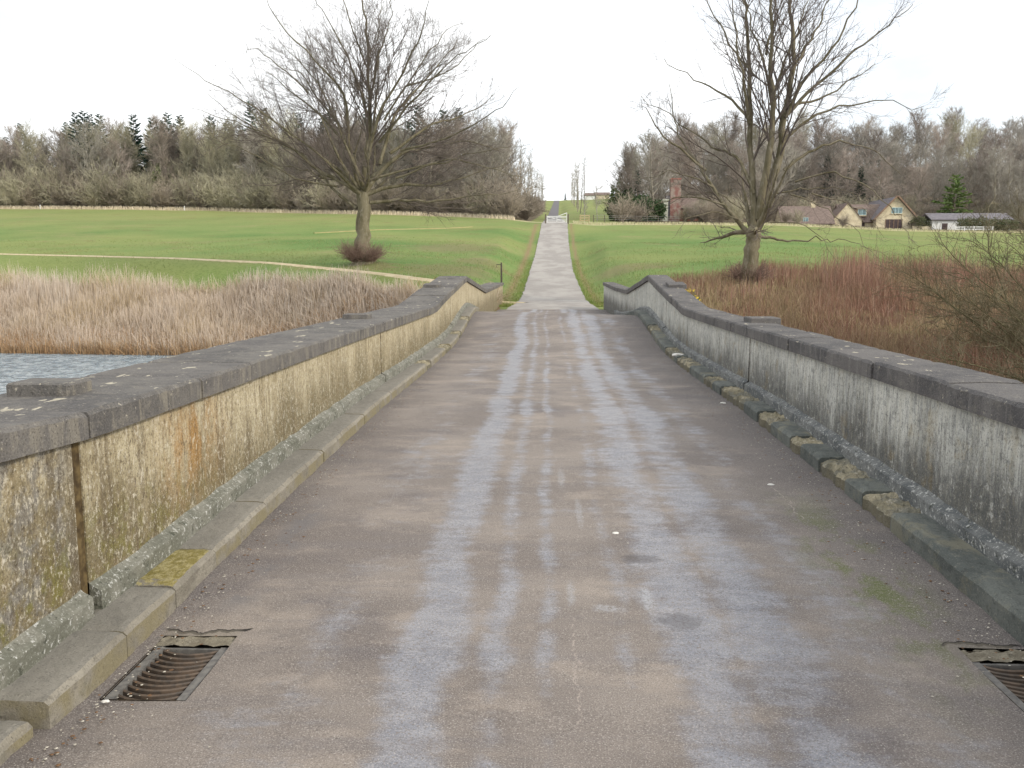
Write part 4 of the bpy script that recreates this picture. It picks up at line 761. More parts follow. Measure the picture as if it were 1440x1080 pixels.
RT = [([(500,840),(500,640),(475,460),(485,300),(465,100),(460,0),(450,-200)], .19, .03, .1), ([(515,790),(545,560),(550,400),(525,230),(520,50),(535,-180)], .20, .03, -.1), ([(525,780),(590,560),(605,400),(625,250),(625,120),(600,0),(610,-250)], .23, .03, .05),
 ([(605,430),(700,330),(820,220),(930,140),(1000,80)], .10, .012), ([(600,440),(660,300),(760,200),(820,50),(840,-60)], .10, .012), ([(490,840),(400,740),(330,620),(270,530),(235,430),(220,290)], .13, .012), ([(500,700),(440,560),(370,540),(240,440),(110,340)], .10, .01),
 ([(510,850),(560,855),(620,865),(720,862),(800,858)], .09, .015, .0), ([(600,620),(680,560),(780,520),(900,540),(1000,640)], .09, .01), ([(590,520),(700,430),(850,390),(1060,410)], .09, .01), ([(480,450),(400,350),(290,290),(195,205)], .08, .01), ([(330,620),(200,520),(130,450),(95,390)], .07, .01),
 ([(550,380),(610,200),(680,80),(700,-60)], .08, .01), ([(475,460),(430,300),(380,150),(340,0)], .08, .01), ([(525,230),(560,100),(590,-60)], .07, .01), ([(625,260),(700,150),(760,40),(800,-80)], .08, .01), ([(600,400),(720,380),(860,300),(960,230)], .08, .01), ([(485,300),(400,200),(330,60),(300,-40)], .06, .01),
 ([(640,660),(760,620),(880,700),(960,800),(980,880)], .05, .008), ([(400,740),(280,700),(180,720),(110,790)], .05, .008), ([(800,858),(880,880),(950,930)], .02, .006), ([(620,700),(720,740),(820,820),(900,930)], .04, .006), ([(560,800),(660,800),(740,850),(800,950)], .035, .006), ([(700,700),(800,720),(930,760),(1010,850)], .035, .006), ([(450,790),(350,760),(260,790),(200,860)], .035, .006), ([(580,700),(680,680),(800,690),(900,760)], .04, .006), ([(470,760),(380,690),(280,690),(160,760)], .035, .006), ([(360,680),(240,620),(120,640)], .05, .008), ([(550,400),(520,250),(450,120),(420,-80)], .08, .01)]
big_tree('bare_lime_tree', (8.5, 38, 1.0), .01182, RT, ([(490,1010),(492,950),(500,880),(505,830)], [.36, .32, .30, .30], 6.0),
 [(2.7, .55, .38, .7, .34, 6, .04, .13, .12), (3.2, .55, .42, .45, .6, 4, .03, .14, .12), (3.0, .6, .5, .35, .7, 4, .0, .16, .1)], 8, 'tall many-stemmed bare lime rising from the brambles behind the grey parapet', 'tree', (490, 1010), .6, 6, 1.35)
# brown suckers round the foot of each big tree
def suckers(root_name, base, n, r, h, seed):
    rg = np.random.default_rng(seed); polys = []
    for i in range(n):
        a = rg.uniform(0, 6.28); rr = r * math.sqrt(rg.random()) * .6; p = np.array([math.cos(a) * rr, math.sin(a) * rr, .0]); d = unit(np.array([math.cos(a) * .7, math.sin(a) * .7, rg.uniform(.3, 1.3)]))
        L = h * rg.uniform(.5, 1.15); Q, R = branch(p, d, L, .012, 4, rg, .2, .03, .4); polys.append((Q, R))
        for k in range(3): q, dd = along(Q, rg.uniform(.3, 1)); polys.append(branch(q, side_dir(dd, .7, rg), L * .4, .008, 4, rg, .2, .02, .5))
    V, F = tubes(polys, 3); root = [o for o in COL.objects if o.name == root_name][0]; o = link('basal_shoots', np_mesh('basal_shoots', V, F), simple('red_twig', (0.17, 0.115, 0.09), (0.26, 0.18, 0.145), 3, .95), root); return o
suckers('bare_beech_tree', None, 520, 1.15, 1.2, 4); suckers('bare_lime_tree', None, 200, .7, .9, 5)

# ---- trees of the woods: a few kinds, each with trunk and crown, copied
def wood_tree(kind, seed, mat_t, mat_c):
    global spec_min
    rg = np.random.default_rng(seed); out = None
    if kind == 'ash': H, r0, spread, n1, c0, up = 15, .20, .52, 26, .20, .08
    elif kind == 'oak': H, r0, spread, n1, c0, up = 13.5, .27, .95, 26, .16, .02
    elif kind == 'birch': H, r0, spread, n1, c0, up = 14, .11, .35, 26, .25, .04
    else: H, r0, spread, n1, c0, up = 14.5, .12, .10, 20, .22, .08
    TQ, TR = branch(np.zeros(3) - [0, 0, .4], np.array([0, 0, 1.]), H, r0, 12, rg, .035 if kind != 'oak' else .07, .05, .12)
    limbs = []; tw = []
    for i in range(n1):
        t = c0 + (1 - c0) * (i + rg.random()) / n1; p, d = along(TQ, min(t, .98)); a = i * 2.4 + rg.uniform(-.5, .5); el = {'ash': 1.0, 'oak': .55, 'birch': .75, 'poplar': .7}[kind] + t * .3
        d = np.array([math.cos(a) * math.cos(el), math.sin(a) * math.cos(el), math.sin(el)]); prof = math.sin(math.pi * min(1, .25 + .8 * (1 - t))) ** .6 if kind != 'oak' else (1.1 - t * .7)
        L = H * spread * prof * rg.uniform(.7, 1.15) * .62; Q, R = branch(p, d, L, max(r0 * .42 * (1.05 - t), .03), 7, rg, .13, up, .2); limbs.append((Q, R))
        for k in range(int(7 + L * 1.6) if kind != 'poplar' else 3):
            q, dd = along(Q, .15 + .85 * rg.random()); l2 = L * rg.uniform(.22, .45) + .35; Q2, R2 = branch(q, side_dir(dd, .7 * rg.uniform(.6, 1.3), rg, .15), l2, .028, 4, rg, .16, .05, .5); tw.append((Q2, R2))
            for j in range(9 if kind != 'poplar' else 2):
                q3, d3 = along(Q2, .2 + .8 * rg.random()); Q3, R3 = branch(q3, side_dir(d3, .7 * rg.uniform(.6, 1.3), rg, .1), rg.uniform(.5, 1.2), .017, 4, rg, .18, .04, .6); tw.append((Q3, R3))
    root = empty('bare_tree'); V, F = tubes([(TQ, TR)], 7); V2, F2 = tubes(limbs, 5); link('trunk', np_mesh('trunk', np.vstack([V, V2]), np.vstack([F, F2 + len(V)]), True), mat_t, root)
    V, F = tubes(tw, 3); link('crown', np_mesh('crown', V, F), mat_c, root); return root
def conifer(seed, H, r, dens, mat, light=False):
    rg = np.random.default_rng(seed); TQ, TR = branch(np.array([0, 0, -.4]), np.array([0, 0, 1.]), H, .2, 10, rg, .015, .05, .08); limbs = []; VV = []; FF = []
    nb = int(H * dens)
    for i in range(nb):
        t = .12 + .86 * (i + rg.random()) / nb; p, _ = along(TQ, min(t, .985)); a = i * 2.39996 + rg.uniform(-.4, .4); L = r * ((1.02 - t) ** .75) * rg.uniform(.6, 1.25) + .15; el = -.15 + .55 * t
        Q, R = branch(p, np.array([math.cos(a) * math.cos(el), math.sin(a) * math.cos(el), math.sin(el)]), L, .045 * (1.1 - t), 5, rg, .06, -.02 + .05 * t, .3); limbs.append((Q, R))
        m = int(26 * L + 8)
        for k in range(m):
            q, d = along(Q, .12 + .88 * rg.random()); sd = unit(np.cross(d, [0, 0, 1])) * rg.choice([-1, 1]); dv = unit(d * rg.uniform(.3, 1) + sd * rg.uniform(.2, 1) + [0, 0, rg.uniform(-.45, .15)]); l = rg.uniform(.35, .75) * (.5 + .35 * L / r * 2); w = unit(np.cross(dv, rg.normal(0, 1, 3))) * l * rg.uniform(.16, .3)
            b = len(VV); VV += [q - w * .4, q + dv * l * .5 - w, q + dv * l, q + dv * l * .5 + w]; FF.append((b, b+1, b+2, b+3))
    root = empty('conifer'); V, F = tubes([(TQ, TR)] + [], 6); V2, F2 = tubes(limbs, 4); link('trunk', np_mesh('trunk', np.vstack([V, V2]), np.vstack([F, F2 + len(V)]), True), CB, root); link('crown', np_mesh('crown', VV, np.array(FF)), mat, root); return root
GRB = simple('grey_bark', (0.22, 0.20, 0.155), (0.34, 0.31, 0.25), 1.5, .9, var=.35); PALE = simple('pale_bark', (0.36, 0.34, 0.28), (0.52, 0.49, 0.42), 2, .9, var=.2); CB = simple('conifer_bark', (0.10, 0.075, 0.055), (0.16, 0.12, 0.09), 2, .95)
CR = [simple('crown_olive', (0.33, 0.31, 0.22), (0.44, 0.41, 0.30), .5, .95, var=.3), simple('crown_grey', (0.28, 0.26, 0.225), (0.39, 0.36, 0.31), .5, .95, var=.3), simple('crown_mauve', (0.25, 0.215, 0.185), (0.35, 0.295, 0.255), .5, .95, var=.3)]
CF = simple('fir_needles', (0.022, 0.06, 0.042), (0.045, 0.105, 0.068), .8, .85, var=.35); CF2 = simple('cypress_foliage', (0.09, 0.15, 0.045), (0.18, 0.24, 0.08), .9, .85, var=.15)
protos = [('ash', wood_tree('ash', 101, GRB, CR[0])), ('ash', wood_tree('ash', 102, PALE, CR[0])), ('oak', wood_tree('oak', 103, GRB, CR[1])), ('oak', wood_tree('oak', 104, GRB, CR[2])), ('birch', wood_tree('birch', 105, PALE, CR[1])), ('ash', wood_tree('ash', 106, GRB, CR[2]))]
pop = [wood_tree('poplar', 107, GRB, CR[1]), wood_tree('poplar', 108, GRB, CR[1])]
firs = [conifer(201, 17, 3.3, 6.5, CF), conifer(202, 18, 2.9, 6.0, CF)]
cyp = conifer(203, 9.5, 3.9, 7.0, CF2)
used = set()
def plant(root, x, y, sc, rz, label, group=None, cat='tree', zs=1.0, name=None):
    z = gz(x, y)
    if root.name not in used:
        used.add(root.name); root.location = (x, y, z); root.rotation_euler = (0, 0, rz); root.scale = (sc, sc, sc * zs); tag(root, label, cat, group); return root
    return copy_tree(root, (x, y, z), rz, (sc, sc, sc * zs), label, group, cat)
LBL = {0: 'olive-twigged bare ash in the {} wood', 1: 'pale-stemmed bare ash in the {} wood', 2: 'spreading grey bare oak in the {} wood', 3: 'spreading mauve-brown bare oak in the {} wood', 4: 'slender white-stemmed bare birch in the {} wood', 5: 'mauve-twigged bare ash in the {} wood'}
GRP = {0: 'olive ashes', 1: 'pale ashes', 2: 'grey oaks', 3: 'brown oaks', 4: 'birches', 5: 'mauve ashes'}
LBL = {k: v.replace(' in the {} wood', ', {} wood') for k, v in LBL.items()}
def SEC(s): return ', far left' if s < -.5 else ', left of the beech' if s < -.3 else ', behind the beech' if s < -.13 else ', near the drive'
def SEC2(s): return ', near the laurels' if s < .17 else ', behind the lime' if s < .3 else ', above the house' if s < .46 else ', far right'
rg = np.random.default_rng(55)
def hz_scale_left(s, row): return np.interp(s, [-.9, -.6, -.52, -.3, -.1, -.05], [.80, .84, .92, .97, .99, .92])
for row, (dy, sp) in enumerate([(5, 6.0), (10, 5.4), (16, 5.4), (24, 6), (33, 7), (45, 8)]):
    x = -135.0
    while x < -7:
        xx = x + rg.uniform(-1.6, 1.6); s = xx / 165.0; y = float(edge_y(s)) + dy + rg.uniform(-2, 2) + 3; s = xx / y
        if s > -.80 and xx < road_x(y) - 7:
            k = rg.choice([0, 1, 2, 3, 4, 5], p=[.26, .14, .17, .16, .10, .17] if s < -.35 else [.10, .08, .24, .28, .08, .22]); sc = float(hz_scale_left(s, row)) * rg.uniform(.82, 1.1)
            if k in (2, 3): sc *= 1.08
            plant(protos[k][1], xx, y, sc, rg.uniform(0, 6.28), LBL[k].format(['front of the', 'front of the', 'middle of the', 'middle of the', 'back of the', 'back of the'][row] + ' left') + SEC(s), GRP[k] + ' of the left wood')
        x += sp * rg.uniform(.8, 1.2)
fx = [(-.605, 30), (-.585, 45), (-.515, 22), (-.512, 30), (-.497, 26), (-.485, 30), (-.468, 34), (-.535, 40), (-.44, 30), (-.425, 42), (-.405, 34), (-.385, 26), (-.372, 36), (-.355, 28), (-.34, 40), (-.322, 26), (-.31, 22), (-.295, 34), (-.275, 28), (-.25, 36), (-.235, 28), (-.21, 34), (-.19, 26), (-.17, 32), (-.15, 26), (-.13, 34), (-.115, 28), (-.095, 34), (-.46, 16), (-.35, 16), (-.24, 40), (-.20, 18), (-.14, 18), (-.52, 14), (-.42, 20), (-.28, 20)]
for i, (s, dy) in enumerate(fx):
    if i % 6 == 5: continue
    y = float(edge_y(s)) + dy; sc = rg.uniform(1.0, 1.2) * float(np.interp(s, [-.6, -.52, -.5, -.3, -.1], [.95, 1.10, 1.04, 1.08, 1.0]))
    tall = {1: 1}.get(i, 0); plant(firs[i % 2], s * y, y, sc, rg.uniform(0, 6.28), 'dark fir above the bare trees of the left wood' + SEC(s), 'firs of the left wood')
# right-hand wood behind the house
for row, (dy, sp) in enumerate([(22, 6.0), (30, 6.0), (40, 6.2), (52, 6.6), (66, 7.2), (82, 8), (104, 9)]):
    x = 15.0
    while x < 150:
        xx = x + rg.uniform(-1.6, 1.6); y = float(edge_y(xx / 150)) + dy + rg.uniform(-2.5, 2.5) + np.interp(xx, [15, 40, 70], [5, 12, 14]); s = xx / y
        if .082 < s < .80:
            k = rg.choice([0, 1, 2, 3, 4, 5], p=[.06, .05, .37, .37, .05, .10]); sc = rg.uniform(.8, 1.05) * float(np.interp(s, [.08, .1, .14, .25, .6], [.66, .86, 1.08, .97, .96]))
            plant(protos[k][1], xx, y, sc, rg.uniform(0, 6.28), LBL[k].format(['front of the', 'front of the', 'middle of the', 'middle of the', 'back of the', 'back of the', 'top of the'][row] + ' right') + SEC2(s), GRP[k] + ' of the right wood')
        x += sp * rg.uniform(.8, 1.2)
for s, y, sc in [(.305, 192, .72), (.325, 196, .66), (.34, 190, .6), (.275, 196, .62), (.10, 176, .55), (.36, 200, .62)]:
    plant(firs[rg.integers(2)], s * y, y, sc, rg.uniform(0, 6), 'dark fir on the wooded slope behind the house', 'firs of the right wood')
plant(cyp, .441 * 178, 178, 1.12, .5, 'broad light green cypress with layered boughs behind the house', None, 'tree')
# avenue beside the distant drive
for i in range(17):
    y = 165 + i * 19
    for sd in (-1, 1):
        if sd > 0 and i < 4: continue
        x = float(road_x(y)) + sd * (6.6 + rg.uniform(-.5, .5)) + (0 if sd < 0 else 1.5)
        plant(pop[rg.integers(2)], x, y + rg.uniform(-4, 4), rg.uniform(.85, 1.1), rg.uniform(0, 6), 'thin bare avenue tree beside the distant drive on its {} side'.format('left' if sd < 0 else 'right'), 'avenue trees on the ' + ('left' if sd < 0 else 'right'))
c2 = plant(firs[0], 11.6, 560, .30, 1.0, 'small dark conifer alone on the skyline beside the distant drive', None); c2['group'] = ''
del c2['group']
# undergrowth along the woods
def shrub_mesh(seed, h, n, spread=.8, rt=.012):
    rg = np.random.default_rng(seed); polys = []
    for i in range(n):
        a = rg.uniform(0, 6.28); el = rg.uniform(.55, 1.5); d = np.array([math.cos(a) * math.cos(el), math.sin(a) * math.cos(el), math.sin(el)]); p = np.array([math.cos(a), math.sin(a), 0]) * rg.random() * .35
        L = h * rg.uniform(.6, 1.1); Q, R = branch(p, d, L, .03, 6, rg, .13, .02, .3); polys.append((Q, R))
        for k in range(9):
            q, dd = along(Q, .15 + .85 * rg.random()); Q2, R2 = branch(q, side_dir(dd, .75, rg, .1), L * rg.uniform(.2, .42), rt * 1.3, 4, rg, .18, .03, .5); polys.append((Q2, R2))
            for j in range(4): q3, d3 = along(Q2, .2 + .8 * rg.random()); polys.append(branch(q3, side_dir(d3, .75, rg, .05), L * rg.uniform(.08, .2), rt, 4, rg, .2, .03, .6))
    V, F = tubes(polys, 3); return np_mesh('stems', V, F)
SH = [simple('hazel_olive', (0.29, 0.27, 0.19), (0.40, 0.37, 0.27), .4, .95, var=.25), simple('hazel_brown', (0.25, 0.215, 0.17), (0.35, 0.30, 0.245), .4, .95, var=.25)]
shm = [shrub_mesh(301, 4.2, 42, rt=.016), shrub_mesh(302, 3.6, 46, rt=.016)]
shp = []
for m_, mt in zip(shm, SH): r = empty('bare_shrub'); link('stems', m_, mt, r); shp.append(r)
n = 0
for s in np.arange(-.80, -.035, .0135):
    for dy in (2.6, 6.5, 14):
        ss_ = s + rg.uniform(-.004, .004); y = float(edge_y(ss_)) + dy + rg.uniform(-.8, .8); x = ss_ * y; sc = rg.uniform(.75, 1.15) * (1.5 if dy > 10 else 1.15 if dy > 5 else .95) * float(np.interp(ss_, [-.6, -.3], [1.5, 1.25])); k = int(rg.random() < .5 if s < -.3 else rg.random() < .8)
        plant(shp[k], x, y, sc, rg.uniform(0, 6.28), ['olive', 'brown'][k] + ' leafless thicket shrub, ' + ('front row' if dy < 5 else 'second row' if dy < 10 else 'back row') + ' under the left wood' + SEC(ss_), ['olive', 'brown'][k] + ' shrubs under the left wood', 'shrub')
for y in np.arange(146, 330, 7.5):
    for lx in (5.0, 9.0):
        plant(shp[1], float(road_x(y)) - lx - (y - 146) * .008 + rg.uniform(-.6, .6), y, rg.uniform(.8, 1.15), rg.uniform(0, 6), 'brown leafless roadside shrub left of the drive beyond the gate, ' + ('verge row' if lx < 6 else 'row behind the verge'), 'brown roadside shrubs beyond the gate', 'shrub')
for s in np.arange(.085, .80, .013):
    if .108 < s < .168: continue
    ss_ = s + rg.uniform(-.004, .004); y = float(edge_y(ss_)) + float(np.interp(s, [.08, .2, .3], [12, 26, 34])) + rg.uniform(-1, 1); k = int(rg.random() < .6)
    plant(shp[k], ss_ * y, y, rg.uniform(.8, 1.2), rg.uniform(0, 6.28), ['olive', 'brown'][k] + ' leafless thicket shrub at the foot of the right wood' + SEC2(ss_), ['olive', 'brown'][k] + ' shrubs under the right wood', 'shrub')

for i, (s_, y_, sc_, k_) in enumerate([(.262, 158, .6, 1), (.275, 160, .5, 0), (.325, 160, .5, 1), (.170, 158, .8, 0), (.160, 157, .7, 1), (.153, 158, .55, 0), (.178, 154, 1.0, 1), (.192, 156, .95, 1), (.208, 156, .9, 0), (.225, 158, .9, 1), (.242, 158, .8, 1), (.50, 168, .7, 0), (.52, 166, .8, 1)]):
    plant(shp[k_], s_ * y_, y_, sc_, i * 1.7, ['olive', 'brown'][k_] + ' leafless shrub standing before the farm buildings' + SEC2(s_), 'shrubs before the buildings', 'shrub')
# leafy evergreen bushes
def leafy(seed, r, h, n, leaf, mat, name, label, x, y, group=None, tw=True, cat='bush'):
    rg = np.random.default_rng(seed); root = empty(name, (x, y, gz(x, y)), label=label, cat=cat, group=group); u = rg.normal(0, 1, (n, 3)); u /= np.linalg.norm(u, axis=1)[:, None]; rad = rg.random(n) ** .35
    lob = 1 + .22 * np.sin(u[:, 0] * 5 + seed) * np.cos(u[:, 1] * 4) + .15 * np.sin(u[:, 2] * 7 + u[:, 0] * 6)
    P = u * (rad * lob)[:, None] * np.array([r, r, h * .5]); P[:, 2] = np.abs(P[:, 2] + h * .45) 
    d = unit(rg.normal(0, 1, 3)); D = rg.normal(0, 1, (n, 3)) + u * .8; D /= np.linalg.norm(D, axis=1)[:, None]; Wv = np.cross(D, rg.normal(0, 1, (n, 3))); Wv /= np.linalg.norm(Wv, axis=1)[:, None]; l = (leaf * rg.uniform(.6, 1.3, n))[:, None]
    V = np.stack([P, P + D * l * .5 - Wv * l * .3, P + D * l, P + D * l * .5 + Wv * l * .3], 1).reshape(-1, 3); F = np.arange(4 * n).reshape(n, 4); link('foliage', np_mesh('foliage', V, F), mat, root)
    polys = []
    for i in range(26):
        a = rg.uniform(0, 6.28); polys.append(branch(np.array([0, 0, -.1]), unit(np.array([math.cos(a) * .7, math.sin(a) * .7, 1.])), h * .8, .04, 5, rg, .12, .02, .3))
    V, F = tubes(polys, 4); link('stems', np_mesh('stems', V, F), CB, root); return root
EV = simple('laurel_leaf', (0.022, 0.05, 0.016), (0.055, 0.10, 0.03), 1.5, .7, var=.2); IVY = simple('ivy_leaf', (0.06, 0.10, 0.02), (0.12, 0.17, 0.035), 2, .75); GOR = simple('gorse_leaf', (0.11, 0.11, 0.035), (0.19, 0.17, 0.06), 2, .8); HED = simple('hedge_leaf', (0.07, 0.085, 0.035), (0.17, 0.18, 0.10), 1.5, .85)
for i, (x, y, r, h) in enumerate([(12.0, 150, 2.2, 3.6), (15.2, 152, 2.6, 4.4), (18.2, 155, 2.2, 3.4), (13.6, 158, 2.2, 5.4)]):
    leafy(400 + i, r, h, 4200, .32, EV, 'laurel_bush', ['low dark laurel nearest the fenced sapling', 'broad dark laurel between two lower ones left of the brick chimney', 'dark laurel closest to the brick chimney', 'tallest dark laurel, behind the others near the sapling'][i], x, y)
leafy(420, 2.4, 3.4, 3500, .3, GOR, 'gorse_bush', 'yellowish green bush at the foot of the left-hand wood', -.365 * 172, 174.5)
leafy(421, 1.0, 8.5, 3500, .28, IVY, 'ivy_column', 'yellow-green ivy climbing a trunk at the front of the left-hand wood', -.439 * 177, 178.5, cat='ivy')
leafy(422, 1.7, 7.0, 3500, .3, IVY, 'ivy_column', 'ivy-clad trunk at the near corner of the right-hand wood', 13.2, 168, cat='ivy')
# daffodils behind the grey parapet
rgd = np.random.default_rng(9); P = np.stack([rgd.uniform(4.7, 5.9, 260), rgd.uniform(34, 36.5, 260), np.zeros(260)], 1); P[:, 2] = ground(P[:, 0], P[:, 1])
dd = empty('daffodil_clump', (5.3, 35.2, 0), label='clump of yellow daffodils behind the far rise of the grey parapet', cat='flowers'); bpy.context.view_layer.update()
o = blades('leaves', P, rgd.uniform(.3, .45, 260), .25, .012, simple('daffodil_leaf', (0.07, 0.14, 0.04), (0.12, 0.2, 0.06), 5), None, kind=None); o.parent = dd; o.matrix_parent_inverse = dd.matrix_world.inverted()
m = MB()
for i in range(0, 260, 5):
    p = P[i] + [rgd.normal(0, .06), rgd.normal(0, .06), rgd.uniform(.22, .36)]
    for k in range(6): a = k * 1.047 + i; b_ = a + .5; m.poly([tuple(p), tuple(p + [.05*math.cos(a-.4), .05*math.sin(a-.4), .02]), tuple(p + [.075*math.cos(a), .075*math.sin(a), .0]), tuple(p + [.05*math.cos(a+.4), .05*math.sin(a+.4), .02])])
    m.tube([tuple(p), tuple(p + [0, -.05, .01])], [.018, .028], 6)
o = m.build('flower_heads', simple('daffodil_yellow', (0.75, 0.52, 0.03), (0.85, 0.66, 0.08), 9, .6)); o['kind'] = 'stuff'; o.parent = dd; o.matrix_parent_inverse = dd.matrix_world.inverted()
# leafless bushes leaning in beside the grey parapet
spec_min = .005
def big_bush(x, y, h, n, seed, label, lean):
    rg = np.random.default_rng(seed); root = empty('willow_bush', (x, y, gz(x, y) - .1), label=label, cat='bush'); st = []; tw = []
    for i in range(n):
        a = rg.uniform(0, 6.28); el = rg.uniform(.25, 1.45); d = unit(np.array([math.cos(a) * math.cos(el) + lean[0], math.sin(a) * math.cos(el) + lean[1], math.sin(el)])); L = h * rg.uniform(.6, 1.15)
        Q, R = branch(np.array([math.cos(a), math.sin(a), 0]) * rg.random() * .5, d, L, .035, 9, rg, .15, .0, .2); st.append((Q, R))
        for k in range(int(L * 7)):
            q, dd = along(Q, .15 + .85 * rg.random()); l2 = L * rg.uniform(.12, .32); Q2, R2 = branch(q, side_dir(dd, .75, rg, .1), l2, .010, 5, rg, .18, .03, .4); tw.append((Q2, R2))
            for j in range(7): q3, d3 = along(Q2, .15 + .85 * rg.random()); tw.append(branch(q3, side_dir(d3, .8, rg, .05), rg.uniform(.15, .5), .0055, 4, rg, .2, .03, .6))
    V, F = tubes(st, 6); link('stems', np_mesh('stems', V, F, True), MOSSB, root); V, F = tubes(tw, 3); link('twigs', np_mesh('twigs', V, F), MOSST, root)
MOSSB = simple('mossy_bark', (0.10, 0.085, 0.045), (0.17, 0.155, 0.08), 6, .95); MOSST = simple('mossy_twig', (0.16, 0.14, 0.08), (0.24, 0.205, 0.13), 2, .95)
big_bush(13.7, 21, 4.1, 34, 61, 'greenish leafless bush nearest the bridge, leaning in from the right edge', (-.25, -.05))
big_bush(15.8, 27, 5.0, 36, 62, 'taller leafless bush behind at the right edge, in front of the pasture', (-.2, 0))
big_bush(11.2, 18.5, 2.6, 26, 63, 'low tangled bush just behind the nearer coping of the grey parapet', (-.1, 0))

# ------------------------------------------------------------------ furniture
WHT = simple('white_paint', (0.72, 0.72, 0.70), (0.82, 0.82, 0.80), 8, .5); OAK = simple('oak_post', (0.10, 0.085, 0.065), (0.17, 0.145, 0.11), 12, .9); PIN = simple('new_timber', (0.42, 0.34, 0.19), (0.52, 0.43, 0.27), 10, .9); IRN = simple('dark_iron', (0.03, 0.028, 0.028), (0.06, 0.05, 0.045), 20, .6)
py = 44; px = -2.2; pz = gz(px, py)
r = empty('marker_post', (px, py, pz), label='thin dark post with a bracket beside the drive, past the cream parapet', cat='post')
MB().tube([(0, 0, -.3), (0.005, 0, .9), (0.0, 0, 1.72)], [.05, .046, .04], 8).build('post', OAK, r); MB().cbox((-.13, 0, 1.62), (.24, .03, .03)).tube([(-.22, 0, 1.60), (-.25, 0, 1.52), (-.2, 0, 1.47)], .012, 5).build('bracket', IRN, r)
# white gate
gy = 120.5; gx0, gx1 = .05, 2.75; g0 = float(road_z(gy)) + .02
r = empty('field_gate', (gx1, gy, g0), label='low white five-bar gate with a raised heel closing the drive', cat='gate')
m = MB(); L = gx1 - gx0
for k, h in enumerate([.14, .33, .52, .72]): m.cbox((-L/2, 0, h), (L, .05, .07))
m.build('rail', WHT, r)
MB().cbox((-L/2, 0, .90), (L, .06, .09)).build('top_rail', WHT, r)
m = MB(); m._add([(-1.15, -.03, .93), (0, -.03, 1.32), (0, -.03, 1.42), (-1.25, -.03, .95), (-1.15, .03, .93), (0, .03, 1.32), (0, .03, 1.42), (-1.25, .03, .95)], [(0,1,2,3),(7,6,5,4),(0,4,5,1),(1,5,6,2),(2,6,7,3),(3,7,4,0)]); m.build('raised_heel', WHT, r)
for x in (-.04, -L/2, -L + .04): MB().cbox((x, -.045, .55 if x != -.04 else .72), (.08, .03, .85 if x != -.04 else 1.36)).build('stile', WHT, r)
MB().tube([(-.1, -.05, .15), (-L + .1, -.05, .85)], .03, 4).build('brace', WHT, r)
for x, lb in ((.14, 'dark timber gate post on the right of the white gate'), (-L - .16, 'dark timber gate post on the left of the white gate')):
    o = MB().box((-.09, -.09, -.3), (.09, .09, 1.15)).tube([(0, 0, 1.15), (0, 0, 1.22)], [.1, .02], 4).build('gate_post', OAK); o.location = (gx1 + x, gy, g0); tag(o, lb, 'post')
# fenced sapling and field fence
def tree_guard(x, y, s):
    z = gz(x, y); r = empty('tree_guard', (x, y, z), label='square timber tree guard round the nearest sapling right of the gate', cat='tree guard')
    for a in (-1, 1):
        for b_ in (-1, 1): MB().cbox((a*s/2, b_*s/2, .55), (.1, .1, 1.2)).build('post', PIN, r)
    for h in (.35, .7, 1.05):
        for a in (-1, 1): MB().cbox((0, a*(s/2 + .065), h), (s + .2, .03, .12)).build('rail', PIN, r); MB().cbox((a*(s/2 + .065), 0, h), (.03, s - .02, .12)).build('rail', PIN, r)
tree_guard(5.65, 134, 1.3)
def sapling(x, y, H, seed, label, mt=None):
    rg = np.random.default_rng(seed); r = empty('sapling', (x, y, gz(x, y)), label=label, cat='tree'); Q, R = branch(np.array([0, 0, -.1]), np.array([0, 0, 1.]), H, .02 + H*.011, 8, rg, .04, .1, .2); tw = []
    for i in range(int(12 + H * 3)):
        q, d = along(Q, .3 + .7 * rg.random()); L = H * rg.uniform(.2, .38); a = rg.uniform(0, 6.28); el = rg.uniform(.3, 1.1); Q2, R2 = branch(q, np.array([math.cos(a)*math.cos(el), math.sin(a)*math.cos(el), math.sin(el)]), L, .025, 5, rg, .12, .05, .4); tw.append((Q2, R2))
        for k in range(7): q3, d3 = along(Q2, rg.random()); tw.append(branch(q3, side_dir(d3, .7, rg), L * .35, .012, 4, rg, .15, .03, .6))
    V, F = tubes([(Q, R)], 7); link('trunk', np_mesh('trunk', V, F, True), mt or PALE, r); V, F = tubes(tw, 3); link('crown', np_mesh('crown', V, F), CR[1], r)
sapling(5.65, 134, 3.3, 71, 'thin young tree standing inside the timber guard'); sapling(8.44, 150, 5.2, 72, 'small pale bare tree between the timber guard and the laurels')
for i in range(9):
    x = 7.2 + i * 1.7; y = float(edge_y(.06)) + 12 + i * .5
    o = MB().box((-.05, -.05, -.2), (.05, .05, 1.1), .006).build('fence_post', OAK); o.location = (x, y, gz(x, y)); tag(o, 'grey timber post of the wire fence in front of the laurels', 'fence post', 'posts of the wire fence by the laurels')
m = MB()
for h in (.45, .75, 1.02): m.tube([(7.2 + i * 1.7, float(edge_y(.06)) + 12 + i * .5 - .06, gz(7.2 + i * 1.7, float(edge_y(.06)) + 12 + i * .5) + h) for i in range(9)], .012, 4)
tag(m.build('fence_wire', simple('galvanised', (0.3, 0.3, 0.3), (0.4, 0.4, 0.4), 10, .5)), 'three wires strung along the posts in front of the laurels', 'wire fence')
